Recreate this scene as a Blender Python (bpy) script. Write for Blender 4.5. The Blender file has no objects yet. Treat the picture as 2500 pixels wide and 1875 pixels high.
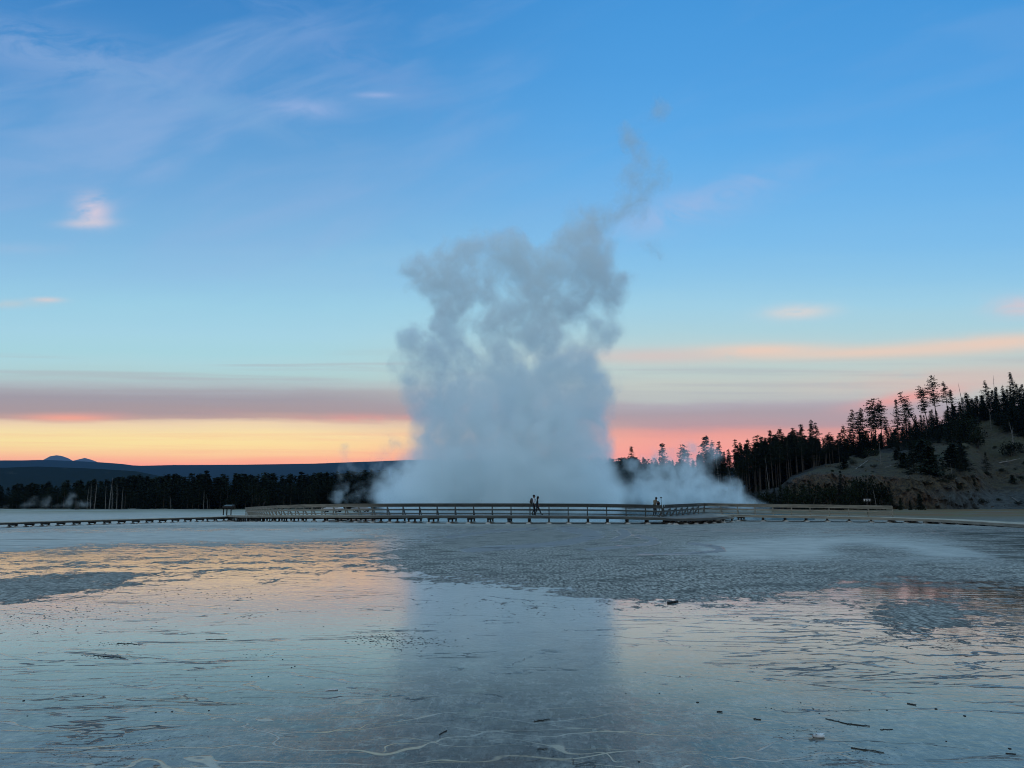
import bpy, bmesh, math, random
import numpy as np
from mathutils import Vector, noise as mnoise

# ------------------------------------------------------------------ camera / render / world
sc = bpy.context.scene
C = sc.collection
F = 1800.0; PITCH = math.radians(8.98); CAM_H = 1.95
cd = bpy.data.cameras.new("camera"); cam = bpy.data.objects.new("camera", cd); C.objects.link(cam)
cd.sensor_width = 36.0; cd.lens = 36.0 * F / 2500.0
cd.clip_start = 0.1; cd.clip_end = 60000
cam.location = (0, 0, CAM_H); cam.rotation_euler = (math.radians(90) + PITCH, 0, 0)
sc.camera = cam
sc.view_settings.view_transform = 'Standard'; sc.view_settings.look = 'None'
sc.view_settings.exposure = 0.0; sc.view_settings.gamma = 1.0
sc.render.engine = 'CYCLES'
sc.cycles.use_denoising = True
sc.cycles.filter_width = 1.0; sc.cycles.pixel_filter_type = 'BLACKMAN_HARRIS'
sc.cycles.max_bounces = 13; sc.cycles.diffuse_bounces = 2; sc.cycles.glossy_bounces = 3
sc.cycles.volume_bounces = 11; sc.cycles.transparent_max_bounces = 8
sc.cycles.volume_step_rate = 2.0; sc.cycles.volume_max_steps = 512
sc.cycles.sample_clamp_indirect = 4.0

sp, cp = math.sin(PITCH), math.cos(PITCH)
def ray(px, py):
    xc = (px - 1250.0) / F; yc = -(py - 937.5) / F
    return (xc, cp - yc * sp, sp + yc * cp)
def W(px, py, Y):
    r = ray(px, py); t = Y / r[1]
    return Vector((r[0] * t, Y, CAM_H + r[2] * t))
def GX(px, Y): return W(px, 1235, Y).x
def zat(py, Y): return W(1250, py, Y).z
def s2l(c):
    return tuple((x / 255 / 12.92) if x <= 10.3 else ((x / 255 + 0.055) / 1.055) ** 2.4 for x in c)
def vv(py):
    r = ray(1250, py); return r[2] / r[1]

# ---------- node helpers
class NT:
    def __init__(s, tree): s.t = tree; s.n = tree.nodes; s.l = tree.links
    def add(s, typ, **kw):
        n = s.n.new(typ)
        for k, v in kw.items(): setattr(n, k, v)
        return n
    def link(s, a, b): s.l.new(a, b)
    def put(s, sock, v):
        if hasattr(v, 'is_output'): s.l.new(v, sock)
        elif v is not None: sock.default_value = v
    def math(s, op, a, b=None, c=None, clamp=False):
        n = s.n.new('ShaderNodeMath'); n.operation = op; n.use_clamp = clamp
        s.put(n.inputs[0], a)
        if b is not None: s.put(n.inputs[1], b)
        if c is not None: s.put(n.inputs[2], c)
        return n.outputs[0]
    def vmath(s, op, a, b=None, out=0):
        n = s.n.new('ShaderNodeVectorMath'); n.operation = op
        s.put(n.inputs[0], a)
        if b is not None: s.put(n.inputs[1], b)
        return n.outputs[out]
    def comb(s, x, y, z):
        n = s.n.new('ShaderNodeCombineXYZ'); s.put(n.inputs[0], x); s.put(n.inputs[1], y); s.put(n.inputs[2], z); return n.outputs[0]
    def noise(s, vec, scale, detail=4, rough=0.5, dist=0.0, col=False):
        n = s.n.new('ShaderNodeTexNoise'); s.put(n.inputs['Vector'], vec)
        n.inputs['Scale'].default_value = scale; n.inputs['Detail'].default_value = detail
        n.inputs['Roughness'].default_value = rough; n.inputs['Distortion'].default_value = dist
        return n.outputs['Color' if col else 0]
    def ss(s, v, a, b, lo=0.0, hi=1.0, interp='SMOOTHSTEP'):
        n = s.n.new('ShaderNodeMapRange'); n.interpolation_type = interp
        s.put(n.inputs[0], v); s.put(n.inputs[1], a); s.put(n.inputs[2], b); s.put(n.inputs[3], lo); s.put(n.inputs[4], hi)
        return n.outputs[0]
    def mix(s, f, a, b, typ='MIX'):
        n = s.n.new('ShaderNodeMix'); n.data_type = 'RGBA'; n.blend_type = typ
        s.put(n.inputs[0], f)
        for sock, v in ((n.inputs[6], a), (n.inputs[7], b)):
            if hasattr(v, 'is_output'): s.l.new(v, sock)
            else: sock.default_value = (*v[:3], 1)
        return n.outputs[2]
    def ramp(s, f, stops, interp='LINEAR'):
        n = s.n.new('ShaderNodeValToRGB'); r = n.color_ramp; r.interpolation = interp
        while len(r.elements) < len(stops): r.elements.new(0.5)
        for e, (p, c) in zip(r.elements, stops): e.position = p; e.color = (*c[:3], 1)
        s.put(n.inputs[0], f); return n.outputs[0]

def build_world():
    w = bpy.data.worlds.new("World"); sc.world = w; w.use_nodes = True
    t = NT(w.node_tree); w.node_tree.nodes.clear()
    tc = t.add('ShaderNodeTexCoord'); sep = t.add('ShaderNodeSeparateXYZ'); t.link(tc.outputs['Generated'], sep.inputs[0])
    X, Y, Z = sep.outputs
    hor = t.math('SQRT', t.math('ADD', t.math('MULTIPLY', Y, Y), t.math('MULTIPLY', t.math('MULTIPLY', X, X), 0.1)))
    hor = t.math('MAXIMUM', hor, 0.02)
    v0 = t.math('DIVIDE', Z, hor)
    az = t.math('ARCTAN2', X, t.math('ABSOLUTE', Y))
    co = t.comb(t.math('MULTIPLY', az, 2.2), t.math('MULTIPLY', v0, 26.0), t.math('MULTIPLY', Y, 0.3))
    nz = t.noise(co, 1.6, 6, 0.55)
    nz2 = t.noise(t.comb(t.math('MULTIPLY', az, 9.0), t.math('MULTIPLY', v0, 60.0), 3.1), 1.0, 6, 0.6)
    v = t.math('ADD', v0, t.math('MULTIPLY', t.math('SUBTRACT', nz, 0.5), 0.014))
    v = t.math('ADD', v, t.math('MULTIPLY', t.math('SUBTRACT', nz2, 0.5), 0.010))
    V1 = 1.0
    def stops(lst): return [(max(0.0, min(1.0, vv(p) / V1)), s2l(c)) for p, c in lst] 
    L = [(1222,(240,140,112)),(1160,(244,146,116)),(1138,(255,160,124)),(1115,(255,190,134)),(1085,(253,224,150)),(1060,(250,226,164)),(1035,(236,212,174)),
         (1024,(190,162,150)),(1008,(170,152,150)),(975,(162,155,160)),(955,(168,168,172)),(940,(176,190,192)),(918,(176,208,208)),(890,(174,213,219)),(865,(168,213,222)),
         (820,(166,212,228)),(750,(156,207,229)),(680,(144,196,228)),(600,(130,184,224)),(480,(115,171,219)),(340,(96,158,213)),(180,(74,144,206)),(0,(62,132,198))]
    R = [(1222,(243,132,120)),(1150,(244,148,126)),(1105,(246,158,138)),(1075,(242,162,142)),(1055,(222,156,144)),(1040,(186,153,153)),(1010,(172,158,162)),(990,(174,168,174)),
         (975,(186,192,188)),(940,(194,202,194)),(900,(188,208,204)),(872,(186,206,204)),(850,(184,210,212)),(810,(172,210,220)),(750,(160,208,229)),(680,(142,198,232)),
         (600,(126,189,234)),(480,(110,179,233)),(340,(92,168,230)),(180,(80,158,224)),(0,(70,150,218))]
    sL = stops(L) + [(0.92, s2l((56,122,190)))]; sR = stops(R) + [(0.92, s2l((60,134,204)))]
    vn = t.math('DIVIDE', v, V1, clamp=True)
    cl = t.ramp(vn, sL); cr = t.ramp(vn, sR)
    # the purple bank sits a little lower to the right
    f = t.ss(az, math.radians(-20), math.radians(14))
    base = t.mix(f, cl, cr)
    # yellow afterglow strongest at far left
    # general cirrus
    ca = math.cos(math.radians(-22)); sa = math.sin(math.radians(-22))
    a2 = t.math('SUBTRACT', t.math('MULTIPLY', az, ca), t.math('MULTIPLY', v0, sa))
    b2 = t.math('ADD', t.math('MULTIPLY', az, sa), t.math('MULTIPLY', v0, ca))
    ci = t.noise(t.comb(t.math('MULTIPLY', a2, 3.0), t.math('MULTIPLY', b2, 11.0), 7.7), 1.0, 7, 0.55, 0.5)
    ci = t.ss(ci, 0.44, 0.80)
    ci = t.math('MULTIPLY', ci, t.ss(v0, 0.2, 0.45))
    ci = t.math('MULTIPLY', ci, t.ss(az, 0.15, -0.4, 0.30, 1.0))
    base = t.mix(t.math('MULTIPLY', ci, 0.55), base, s2l((150,180,222)))
    # horizontal grey streaks
    hs = t.noise(t.comb(t.math('MULTIPLY', az, 3.0), t.math('MULTIPLY', v0, 95.0), 1.3), 1.0, 4, 0.5, 0.3)
    hs = t.math('MULTIPLY', t.ss(hs, 0.46, 0.72), t.math('MULTIPLY', t.ss(v0, 0.125, 0.15), t.ss(v0, 0.215, 0.18)))
    base = t.mix(t.math('MULTIPLY', hs, 0.5), base, s2l((172,178,184)))
    # warm streaks in the low glow
    hs2 = t.noise(t.comb(t.math('MULTIPLY', az, 2.6), t.math('MULTIPLY', v0, 120.0), 5.3), 1.0, 5, 0.6, 0.4)
    hs2 = t.math('MULTIPLY', t.ss(hs2, 0.48, 0.75), t.ss(v0, 0.11, 0.08))
    base = t.mix(t.math('MULTIPLY', hs2, 0.4), base, s2l((244,158,124)))
    edge = t.noise(t.comb(t.math('MULTIPLY', az, 12.0), t.math('MULTIPLY', v0, 22.0), 9.0), 1.0, 7, 0.62, 0.8)
    def blob(px, py, sl, ssg, ang, col, k, nlo=0.30, nhi=0.62):
        nonlocal base
        r = ray(px, py); a0 = math.atan2(r[0], r[1]); q0 = r[2] / math.sqrt(r[1] ** 2 + 0.1 * r[0] ** 2)
        c_, s_ = math.cos(math.radians(ang)), math.sin(math.radians(ang))
        da = t.math('SUBTRACT', az, a0); dv = t.math('SUBTRACT', v0, q0)
        p = t.math('ADD', t.math('MULTIPLY', da, c_ * 1800 / sl), t.math('MULTIPLY', dv, s_ * 1800 / sl))
        q = t.math('ADD', t.math('MULTIPLY', da, -s_ * 1800 / ssg), t.math('MULTIPLY', dv, c_ * 1800 / ssg))
        d = t.math('ADD', t.math('MULTIPLY', p, p), t.math('MULTIPLY', q, q))
        g = t.math('MULTIPLY', t.math('EXPONENT', t.math('MULTIPLY', d, -0.6)), t.ss(edge, nlo, nhi))
        g = t.math('MULTIPLY', g, t.ss(Y, -0.05, 0.05))
        base = t.mix(t.math('MULTIPLY', g, k), base, s2l(col))
    blob(226, 512, 24, 30, 20, (222,206,218), 0.85, 0.36, 0.62)
    blob(215, 545, 34, 9, 4, (226,210,214), 0.6, 0.3, 0.55)
    blob(115, 732, 20, 5, 0, (222,206,204), 0.7, .2, .5)
    blob(20, 742, 50, 8, 3, (196,204,206), 0.55, .3, .6)
    blob(60, 608, 90, 12, 0, (160,190,222), 0.4)
    blob(1660, 520, 150, 34, 16, (160,186,226), 0.65)
    blob(1800, 452, 130, 22, 18, (148,182,226), 0.5)
    blob(1945, 762, 55, 14, 3, (228,214,206), 0.7)
    blob(1850, 856, 110, 13, 1, (238,206,184), 0.85, .2, .5)
    blob(1590, 870, 150, 15, 0, (214,196,190), 0.75, .1, .5)
    blob(2130, 860, 170, 12, 2, (234,206,186), 0.8, .1, .5)
    blob(2440, 836, 130, 16, 4, (238,206,184), 0.85, .1, .5)
    blob(2330, 925, 200, 26, 4, (216,192,180), 0.7, .1, .5)
    blob(2490, 748, 40, 20, 0, (226,196,198), 0.85)
    blob(2210, 972, 80, 12, 12, (236,160,150), 0.9, .15, .45)
    blob(745, 265, 70, 20, -6, (150,178,224), 0.7)
    blob(920, 232, 36, 6, 0, (156,180,224), 0.7, .1, .5)
    blob(120, 130, 260, 60, -14, (140,170,216), 0.6)
    blob(560, 270, 300, 30, -20, (120,168,216), 0.6)
    blob(820, 110, 260, 50, -32, (112,156,212), 0.5)
    blob(900, 660, 300, 60, 8, (150,196,226), 0.35)
    blob(170, 1020, 60, 7, 0, (250,168,138), 0.85, .1, .4)
    blob(360, 1010, 120, 6, 2, (196,150,150), 0.5)
    blob(900, 1022, 120, 9, 0, (226,152,142), 0.55, .2, .6)
    blob(80, 1078, 380, 22, 0, (252,234,152), 0.5, 0, .2)
    # the low sky is seen through the haze layer: bright enough to reach the eye through it
    comp = t.math('EXPONENT', t.math('MULTIPLY', t.math('MINIMUM', 18000.0, t.math('DIVIDE', 1000.0, t.math('MAXIMUM', v0, .02))), 1.8e-5))
    base = t.vmath('MULTIPLY', base, t.comb(t.math('MULTIPLY', comp, 1.0), t.math('POWER', comp, .75), t.math('POWER', comp, .6)))
    # below the horizon: dark ground colour
    below = t.ss(Z, -0.02, 0.0)
    base = t.mix(below, (0.03, 0.04, 0.045), base)
    # unseen sky overhead and behind the viewer, added brightness to light the scene
    high_fill = t.math('MULTIPLY', t.ss(t.math('DIVIDE', Z, t.math('MAXIMUM', t.math('SQRT', t.math('SUBTRACT', 1.0001, t.math('MULTIPLY', Z, Z))), .05)), 0.78, 1.5), 0.9)
    base = t.mix(high_fill, base, (0.50, 0.84, 1.08))
    back = t.math('MULTIPLY', t.ss(Y, 0.05, -0.45), below)
    base = t.mix(back, base, t.mix(t.ss(Z, 0.0, 0.7), (0.62, 0.62, 0.62), (0.42, 0.60, 0.78)))
    bg = t.add('ShaderNodeBackground'); t.link(base, bg.inputs[0]); bg.inputs[1].default_value = 1.0
    out = t.add('ShaderNodeOutputWorld'); t.link(bg.outputs[0], out.inputs[0])
    w.cycles.sampling_method = 'MANUAL'; w.cycles.sample_map_resolution = 1024
build_world()

# ------------------------------------------------------------------ object helpers
def tag(o, label=None, cat=None, group=None, kind=None):
    if label and len(label.split()) > 16: print('LONG LABEL:', len(label.split()), label)
    if label: o['label'] = label
    if cat: o['category'] = cat
    if group: o['group'] = group
    if kind: o['kind'] = kind
    return o
def thing(name, label, cat, loc=(0, 0, 0), rz=0.0, group=None):
    o = bpy.data.objects.new(name, None); C.objects.link(o); o.location = loc; o.rotation_euler = (0, 0, rz)
    o.empty_display_size = 0.3
    return tag(o, label, cat, group)
def link_mesh(name, me, parent=None, mat=None):
    if mat is not None and not me.materials: me.materials.append(mat)
    o = bpy.data.objects.new(name, me); C.objects.link(o)
    if parent: o.parent = parent
    return o
class MB:
    def __init__(s): s.v = []; s.f = []; s.m = []
    def quadbox(s, pts, m=0):
        b = len(s.v); s.v += [tuple(p) for p in pts]
        for q in ((0,3,2,1),(4,5,6,7),(0,1,5,4),(1,2,6,5),(2,3,7,6),(3,0,4,7)): s.f.append(tuple(b + i for i in q)); s.m.append(m)
    def box(s, c, sz, m=0, rz=0.0):
        cx, cy, cz = c; a, b_, d = sz[0] / 2, sz[1] / 2, sz[2] / 2; co, si = math.cos(rz), math.sin(rz)
        P = []
        for z in (-d, d):
            for x, y in ((-a, -b_), (a, -b_), (a, b_), (-a, b_)): P.append((cx + x * co - y * si, cy + x * si + y * co, cz + z))
        s.quadbox(P, m)
    def beam(s, a, b, w, h, m=0, up=(0, 0, 1)):
        a, b = Vector(a), Vector(b); d = (b - a).normalized(); u = Vector(up)
        if abs(d.dot(u)) > 0.95: u = Vector((0, 1, 0))
        r = d.cross(u).normalized(); u = r.cross(d).normalized()
        P = []
        for e in (a, b):
            for x, y in ((-1, -1), (1, -1), (1, 1), (-1, 1)): P.append(e + r * (x * w / 2) + u * (y * h / 2))
        s.quadbox(P, m)
    def tube(s, pts, rads, n=6, m=0, cap=True):
        pts = [Vector(p) for p in pts]; rings = []
        for i, p in enumerate(pts):
            d = (pts[min(i + 1, len(pts) - 1)] - pts[max(i - 1, 0)]).normalized()
            a = d.cross(Vector((0, 0, 1)) if abs(d.z) < 0.9 else Vector((1, 0, 0))).normalized(); b = d.cross(a)
            base = len(s.v); rings.append(base)
            for k in range(n):
                t_ = 2 * math.pi * k / n
                s.v.append(tuple(p + (a * math.cos(t_) + b * math.sin(t_)) * rads[i]))
        for i in range(len(rings) - 1):
            for k in range(n):
                k2 = (k + 1) % n
                s.f.append((rings[i] + k, rings[i] + k2, rings[i + 1] + k2, rings[i + 1] + k)); s.m.append(m)
        if cap:
            s.f.append(tuple(rings[0] + k for k in range(n))[::-1]); s.m.append(m)
            s.f.append(tuple(rings[-1] + k for k in range(n))); s.m.append(m)
    def ball(s, c, r, nu=10, nv=7, m=0):
        c = Vector(c); r = r if hasattr(r, '__len__') else (r, r, r)
        b = len(s.v); s.v.append((c.x, c.y, c.z + r[2]))
        for j in range(1, nv):
            ph = math.pi * j / nv
            for i in range(nu):
                th = 2 * math.pi * i / nu
                s.v.append((c.x + r[0] * math.sin(ph) * math.cos(th), c.y + r[1] * math.sin(ph) * math.sin(th), c.z + r[2] * math.cos(ph)))
        s.v.append((c.x, c.y, c.z - r[2])); last = len(s.v) - 1
        for i in range(nu):
            i2 = (i + 1) % nu
            s.f.append((b, b + 1 + i, b + 1 + i2)); s.m.append(m)
            for j in range(nv - 2):
                p = b + 1 + j * nu
                s.f.append((p + i, p + nu + i, p + nu + i2, p + i2)); s.m.append(m)
            p = b + 1 + (nv - 2) * nu
            s.f.append((p + i, last, p + i2)); s.m.append(m)
    def mesh(s, name, mats, smooth=False):
        me = bpy.data.meshes.new(name); me.from_pydata(s.v, [], s.f)
        for m_ in (mats if isinstance(mats, (list, tuple)) else [mats]): me.materials.append(m_)
        me.polygons.foreach_set('material_index', s.m)
        if smooth: me.polygons.foreach_set('use_smooth', [True] * len(s.f))
        me.update(); return me
    def obj(s, name, mats, parent=None, smooth=False): return link_mesh(name, s.mesh(name, mats, smooth), parent)

# ------------------------------------------------------------------ materials
def new_mat(name):
    m = bpy.data.materials.new(name); m.use_nodes = True; m.node_tree.nodes.clear()
    t = NT(m.node_tree); out = t.add('ShaderNodeOutputMaterial'); return m, t, out
def simple(name, col, rough=0.8, var=0.25, scale=3.0, bump=0.0, stretch=None, col2=None, spec=0.3, detail=5):
    m, t, out = new_mat(name)
    b = t.add('ShaderNodeBsdfPrincipled'); t.link(b.outputs[0], out.inputs[0])
    tc = t.add('ShaderNodeTexCoord'); co = tc.outputs['Object']
    if stretch: co = t.vmath('MULTIPLY', co, stretch)
    n = t.noise(co, scale, detail, 0.6)
    c1 = tuple(c * (1 - var) for c in col); c2 = col2 or tuple(min(1, c * (1 + var)) for c in col)
    c = t.mix(t.ss(n, 0.3, 0.7), c1, c2); t.link(c, b.inputs['Base Color'])
    b.inputs['Roughness'].default_value = rough; b.inputs['Specular IOR Level'].default_value = spec
    if bump:
        bm = t.add('ShaderNodeBump'); bm.inputs['Strength'].default_value = bump; bm.inputs['Distance'].default_value = 0.05
        t.link(n, bm.inputs['Height']); t.link(bm.outputs[0], b.inputs['Normal'])
    return m
M = {}
def wood_mat(name, dry, mid_col, y0=0):
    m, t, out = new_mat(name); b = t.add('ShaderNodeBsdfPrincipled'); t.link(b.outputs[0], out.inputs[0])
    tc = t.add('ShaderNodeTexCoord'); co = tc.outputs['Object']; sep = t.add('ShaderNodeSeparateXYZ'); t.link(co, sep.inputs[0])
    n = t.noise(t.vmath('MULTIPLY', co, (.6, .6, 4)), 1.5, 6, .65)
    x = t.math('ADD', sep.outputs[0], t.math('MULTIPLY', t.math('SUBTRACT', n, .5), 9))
    w = t.math('MULTIPLY', t.ss(x, -17, -9), t.ss(x, 22.5, 17.5))  # wood takes the darker colour over the middle stretch, the other at both ends
    d = t.mix(t.ss(n, .3, .7), tuple(c * .7 for c in dry), tuple(c * 1.25 for c in dry)); e = t.mix(t.ss(n, .3, .7), tuple(c * .7 for c in mid_col), tuple(c * 1.3 for c in mid_col))
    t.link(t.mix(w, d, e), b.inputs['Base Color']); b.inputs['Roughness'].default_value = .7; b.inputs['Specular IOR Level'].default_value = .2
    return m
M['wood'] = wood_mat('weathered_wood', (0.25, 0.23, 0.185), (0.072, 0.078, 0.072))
M['wood_deck'] = wood_mat('deck_planks', (0.34, 0.30, 0.23), (0.15, 0.14, 0.125))
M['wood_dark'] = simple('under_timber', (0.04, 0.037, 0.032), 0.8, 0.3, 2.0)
M['footing'] = simple('mineral_crusted_footing', (0.50, 0.49, 0.44), 0.8, 0.2, 4.0)
M['brown_wood'] = simple('brown_wood', (0.022, 0.016, 0.013), 0.7, 0.3, 4.0)
M['trunk'] = simple('pine_bark', (0.065, 0.052, 0.04), 0.9, 0.4, 1.5, 0.0, (3, 3, 1))
M['snag'] = simple('bleached_dead_wood', (0.15, 0.14, 0.125), 0.9, 0.3, 1.5)
def foliage(name, c, var=0.5):
    m, t, out = new_mat(name)
    b = t.add('ShaderNodeBsdfPrincipled'); t.link(b.outputs[0], out.inputs[0])
    tc = t.add('ShaderNodeTexCoord'); oi = t.add('ShaderNodeObjectInfo')
    n = t.noise(tc.outputs['Object'], 1.1, 4, 0.6)
    f = t.math('ADD', t.math('MULTIPLY', n, 0.8), t.math('MULTIPLY', oi.outputs['Random'], 0.35))
    col = t.mix(t.ss(f, 0.3, 0.85), tuple(x * (1 - var) for x in c), tuple(x * (1 + var) for x in c))
    t.link(col, b.inputs['Base Color']); b.inputs['Roughness'].default_value = 0.85
    b.inputs['Specular IOR Level'].default_value = 0.1
    return m
M['pine'] = foliage('pine_needles', (0.012, 0.017, 0.009))
M['spruce'] = foliage('spruce_needles', (0.011, 0.017, 0.010))
M['leaf'] = foliage('shrub_leaves', (0.009, 0.014, 0.006))

# ------------------------------------------------------------------ ground
def sstep(t): t = np.clip(t, 0, 1); return t * t * (3 - 2 * t)
def gz(x, y):
    a = sstep((y - 66) / 30) * sstep((-x - 8) / 15); b = sstep((-x - 28) / 22) * sstep((y - 40) / 30)
    r = sstep((x - 34) / 14) * sstep((y - 45) / 12) * sstep((90 - y) / 20)
    return -0.75 * (1 - (1 - a) * (1 - b)) - 0.18 * r
def gzf(x, y): return float(gz(np.array(float(x)), np.array(float(y))))
def inpoly(PX, PY, poly):
    ins = np.zeros(PX.shape, bool); n = len(poly)
    for i in range(n):
        x1, y1 = poly[i]; x2, y2 = poly[(i + 1) % n]
        c = ((y1 > PY) != (y2 > PY)) & (PX < (x2 - x1) * (PY - y1) / ((y2 - y1) + 1e-9) + x1); ins ^= c
    return ins
def build_ground():
    # one sheet from under the camera to the horizon, finer in front; attributes hold where each surface type lies
    fr = np.radians(np.linspace(-47, 47, 760)); bk = np.radians(np.linspace(47, 313, 70))[1:-1]
    az = np.concatenate([fr, bk]); na = len(az)
    rr = np.concatenate([np.geomspace(0.8, 4, 12)[:-1], np.geomspace(4, 120, 420), np.geomspace(120, 400, 50)[1:], np.geomspace(400, 26000, 30)[1:]])
    nr = len(rr)
    A, R = np.meshgrid(az, rr); X = R * np.sin(A); Y = R * np.cos(A)
    Z = gz(X, Y)
    Z = Z - 4.0 * sstep((R - 420) / 2000)
    # pixel-like ground coordinates just to lay out the traced patches
    q = CAM_H / np.maximum(Y, 0.5)
    PY = 1222 + q * 1845; PX = 1250 + X / np.maximum(Y, 0.5) * (1822 + q * 285)
    def soft(poly, w):
        # coarse signed falloff by averaging jittered tests (in traced units, y is weighted as foreshortened)
        acc = np.zeros(PX.shape)
        rng = np.random.RandomState(5)
        K = 12
        for k in range(K):
            th = 2 * math.pi * k / K; s = 0.5 + 0.5 * (k % 3) / 2
            acc += inpoly(PX + math.cos(th) * w * 2.2 * s, PY + math.sin(th) * w * 0.5 * s, poly)
        return acc / K
    dry = np.zeros(PX.shape)       # rough mat
    mats = [
        ([(880,1345),(1000,1322),(1150,1300),(1250,1283),(1640,1284),(1900,1282),(2700,1300),(2700,1425),(2500,1424),(2300,1416),(2130,1416),(2040,1424),(1985,1444),(1930,1453),(1800,1462),(1650,1467),(1500,1468),(1420,1452),(1300,1425),(1180,1412),(1050,1412),(960,1398)], 34, 1.0),
        ([(-400,1412),(0,1408),(150,1400),(300,1392),(420,1396),(380,1408),(250,1432),(150,1455),(0,1470),(-400,1500)], 22, 1.0),
        ([(380,1372),(700,1362),(1000,1366),(1200,1372),(1250,1392),(1000,1400),(700,1385),(500,1394)], 30, .62),
        ([(2130,1475),(2200,1462),(2330,1460),(2400,1480),(2395,1515),(2330,1545),(2250,1550),(2180,1535),(2130,1505)], 26, .95),
        ([(2150,1436),(2280,1430),(2330,1440),(2300,1450),(2180,1448)], 20, .8),
        ([(2080,1290),(2250,1297),(2320,1312),(2400,1326),(2500,1356),(2700,1420),(2700,1290)], 20, 1.0),
        ([(-200,1290),(200,1288),(560,1285),(900,1285),(1050,1300),(900,1322),(600,1333),(350,1332),(180,1340),(0,1354),(-300,1362)], 26, 1.0),
    ]
    mats += [([(-400,1336),(300,1330),(900,1318),(1150,1330),(1250,1400),(700,1420),(-400,1480)], 30, .40), ([(1900,1425),(2800,1420),(2800,1560),(2400,1590),(2050,1540)], 40, .38), ([(1000,1400),(1500,1455),(1700,1480),(1300,1520),(900,1460)], 40, .30)]
    for p, w, k in mats: dry = np.maximum(dry, soft(p, w * 2.0) * k)
    dry = np.maximum(dry, sstep((1294 - PY) / 8))
    pale = np.zeros(PX.shape)
    for p, w, k in [
        ([(-300,1286),(200,1284),(700,1282),(1000,1284),(1080,1296),(900,1318),(600,1331),(350,1330),(180,1338),(0,1352),(-300,1360)], 26, 1.0),
        ([(1650,1330),(1800,1312),(2000,1300),(2200,1305),(2330,1325),(2440,1350),(2520,1372),(2300,1368),(2100,1362),(1950,1370),(1780,1372),(1680,1352)], 40, .95),
        ([(1780,1290),(2000,1284),(2150,1290),(2100,1300),(1900,1300)], 30, .8)]:
        pale = np.maximum(pale, soft(p, w) * k)
    pale = np.maximum(pale, .85 * sstep((1286 - PY) / 6) * sstep((8 - X) / 14))
    pale = pale * (1 - .85 * soft([(2010,1336),(2100,1326),(2250,1348),(2230,1358),(2120,1356),(2040,1350)], 18))
    algae = np.maximum(soft([(2080,1290),(2250,1296),(2330,1312),(2400,1324),(2470,1340),(2700,1410),(2700,1288)], 18),
                       soft([(2330,1330),(2420,1333),(2560,1362),(2560,1378),(2460,1365),(2400,1350)], 12) * .8)
    stream = np.zeros(PX.shape)
    def poly_line(pts, w):
        nonlocal stream
        for (x1, y1), (x2, y2) in zip(pts[:-1], pts[1:]):
            dx, dy = x2 - x1, (y2 - y1) * 4; L2 = dx * dx + dy * dy
            tt = np.clip(((PX - x1) * dx + (PY - y1) * 4 * dy) / L2, 0, 1)
            d = np.hypot(PX - x1 - tt * dx, (PY - y1) * 4 - tt * dy)
            stream = np.maximum(stream, np.clip(1.5 - d / w, 0, 1))
    poly_line([(1150,1342),(1260,1334),(1370,1326),(1410,1318),(1450,1310),(1440,1300),(1400,1294),(1385,1290)], 26)
    poly_line([(1440,1340),(1540,1332),(1600,1324),(1590,1314),(1560,1308)], 15)
    poly_line([(1500,1318),(1530,1305),(1520,1295)], 13)
    poly_line([(1560,1350),(1680,1350),(1760,1344),(1750,1334),(1690,1326)], 13)
    poly_line([(1100,1310),(1200,1296),(1300,1290)], 12)
    dry = dry * (1 - .8 * stream)
    veins = np.maximum(soft([(-600,1600),(200,1610),(700,1590),(1000,1640),(1100,1700),(1250,1740),(1300,1900),(-600,1900)], 120),
                       soft([(1250,1720),(1600,1720),(2000,1800),(2100,1900),(1200,1900)], 90) * .9)
    ripp = soft([(1500,1455),(2000,1470),(2900,1480),(2900,1720),(2400,1690),(2000,1580),(1600,1520)], 120)
    brown = np.maximum(soft([(1130,1850),(1180,1810),(1260,1805),(1290,1850),(1250,1890),(1140,1900)], 40), soft([(-100,1840),(150,1830),(380,1880),(-100,1900)], 60) * .4)
    spots = np.maximum.reduce([soft([(-100,1470),(150,1440),(360,1440),(300,1520),(160,1570),(-100,1580)], 60) * .9,
                       soft([(880,1555),(960,1540),(1060,1548),(1120,1575),(1050,1590),(900,1588)], 30),
                       soft([(100,1790),(400,1780),(560,1800),(620,1880),(200,1900),(80,1850)], 60) * .8,
                       soft([(1950,1850),(2100,1820),(2250,1850),(2200,1900),(1950,1900)], 60) * .9,
                       soft([(1200,1400),(1700,1500),(2100,1540),(1600,1500)], 60) * .5,
                       soft([(600,1400),(1000,1410),(1400,1470),(1500,1540),(1200,1620),(600,1560)], 90) * .35])
    tint = soft([(300,1560),(1100,1470),(1500,1560),(1450,1640),(1100,1680),(700,1650)], 160)
    dark = soft([(1250,1640),(1450,1680),(1750,1800),(1700,1900),(700,1900),(600,1780),(900,1700)], 160)
    idx = np.arange(nr * na).reshape(nr, na)
    a = idx[:-1, :]; b = idx[1:, :]
    q_ = np.stack([a, np.roll(a, -1, 1), np.roll(b, -1, 1), b], -1).reshape(-1, 4)[:, ::-1]
    me = bpy.data.meshes.new('ground')
    nv = nr * na + 1
    co = np.zeros((nv, 3)); co[:-1, 0] = X.ravel(); co[:-1, 1] = Y.ravel(); co[:-1, 2] = Z.ravel()
    tri = np.stack([idx[0], np.roll(idx[0], -1), np.full(na, nv - 1)], -1)[:, ::-1]
    tri = tri[:, ::-1]
    loops = np.concatenate([q_.ravel()[::1], tri.ravel()])
    nf = len(q_) + len(tri)
    me.vertices.add(nv); me.vertices.foreach_set('co', co.ravel())
    me.loops.add(len(loops)); me.loops.foreach_set('vertex_index', loops)
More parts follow.
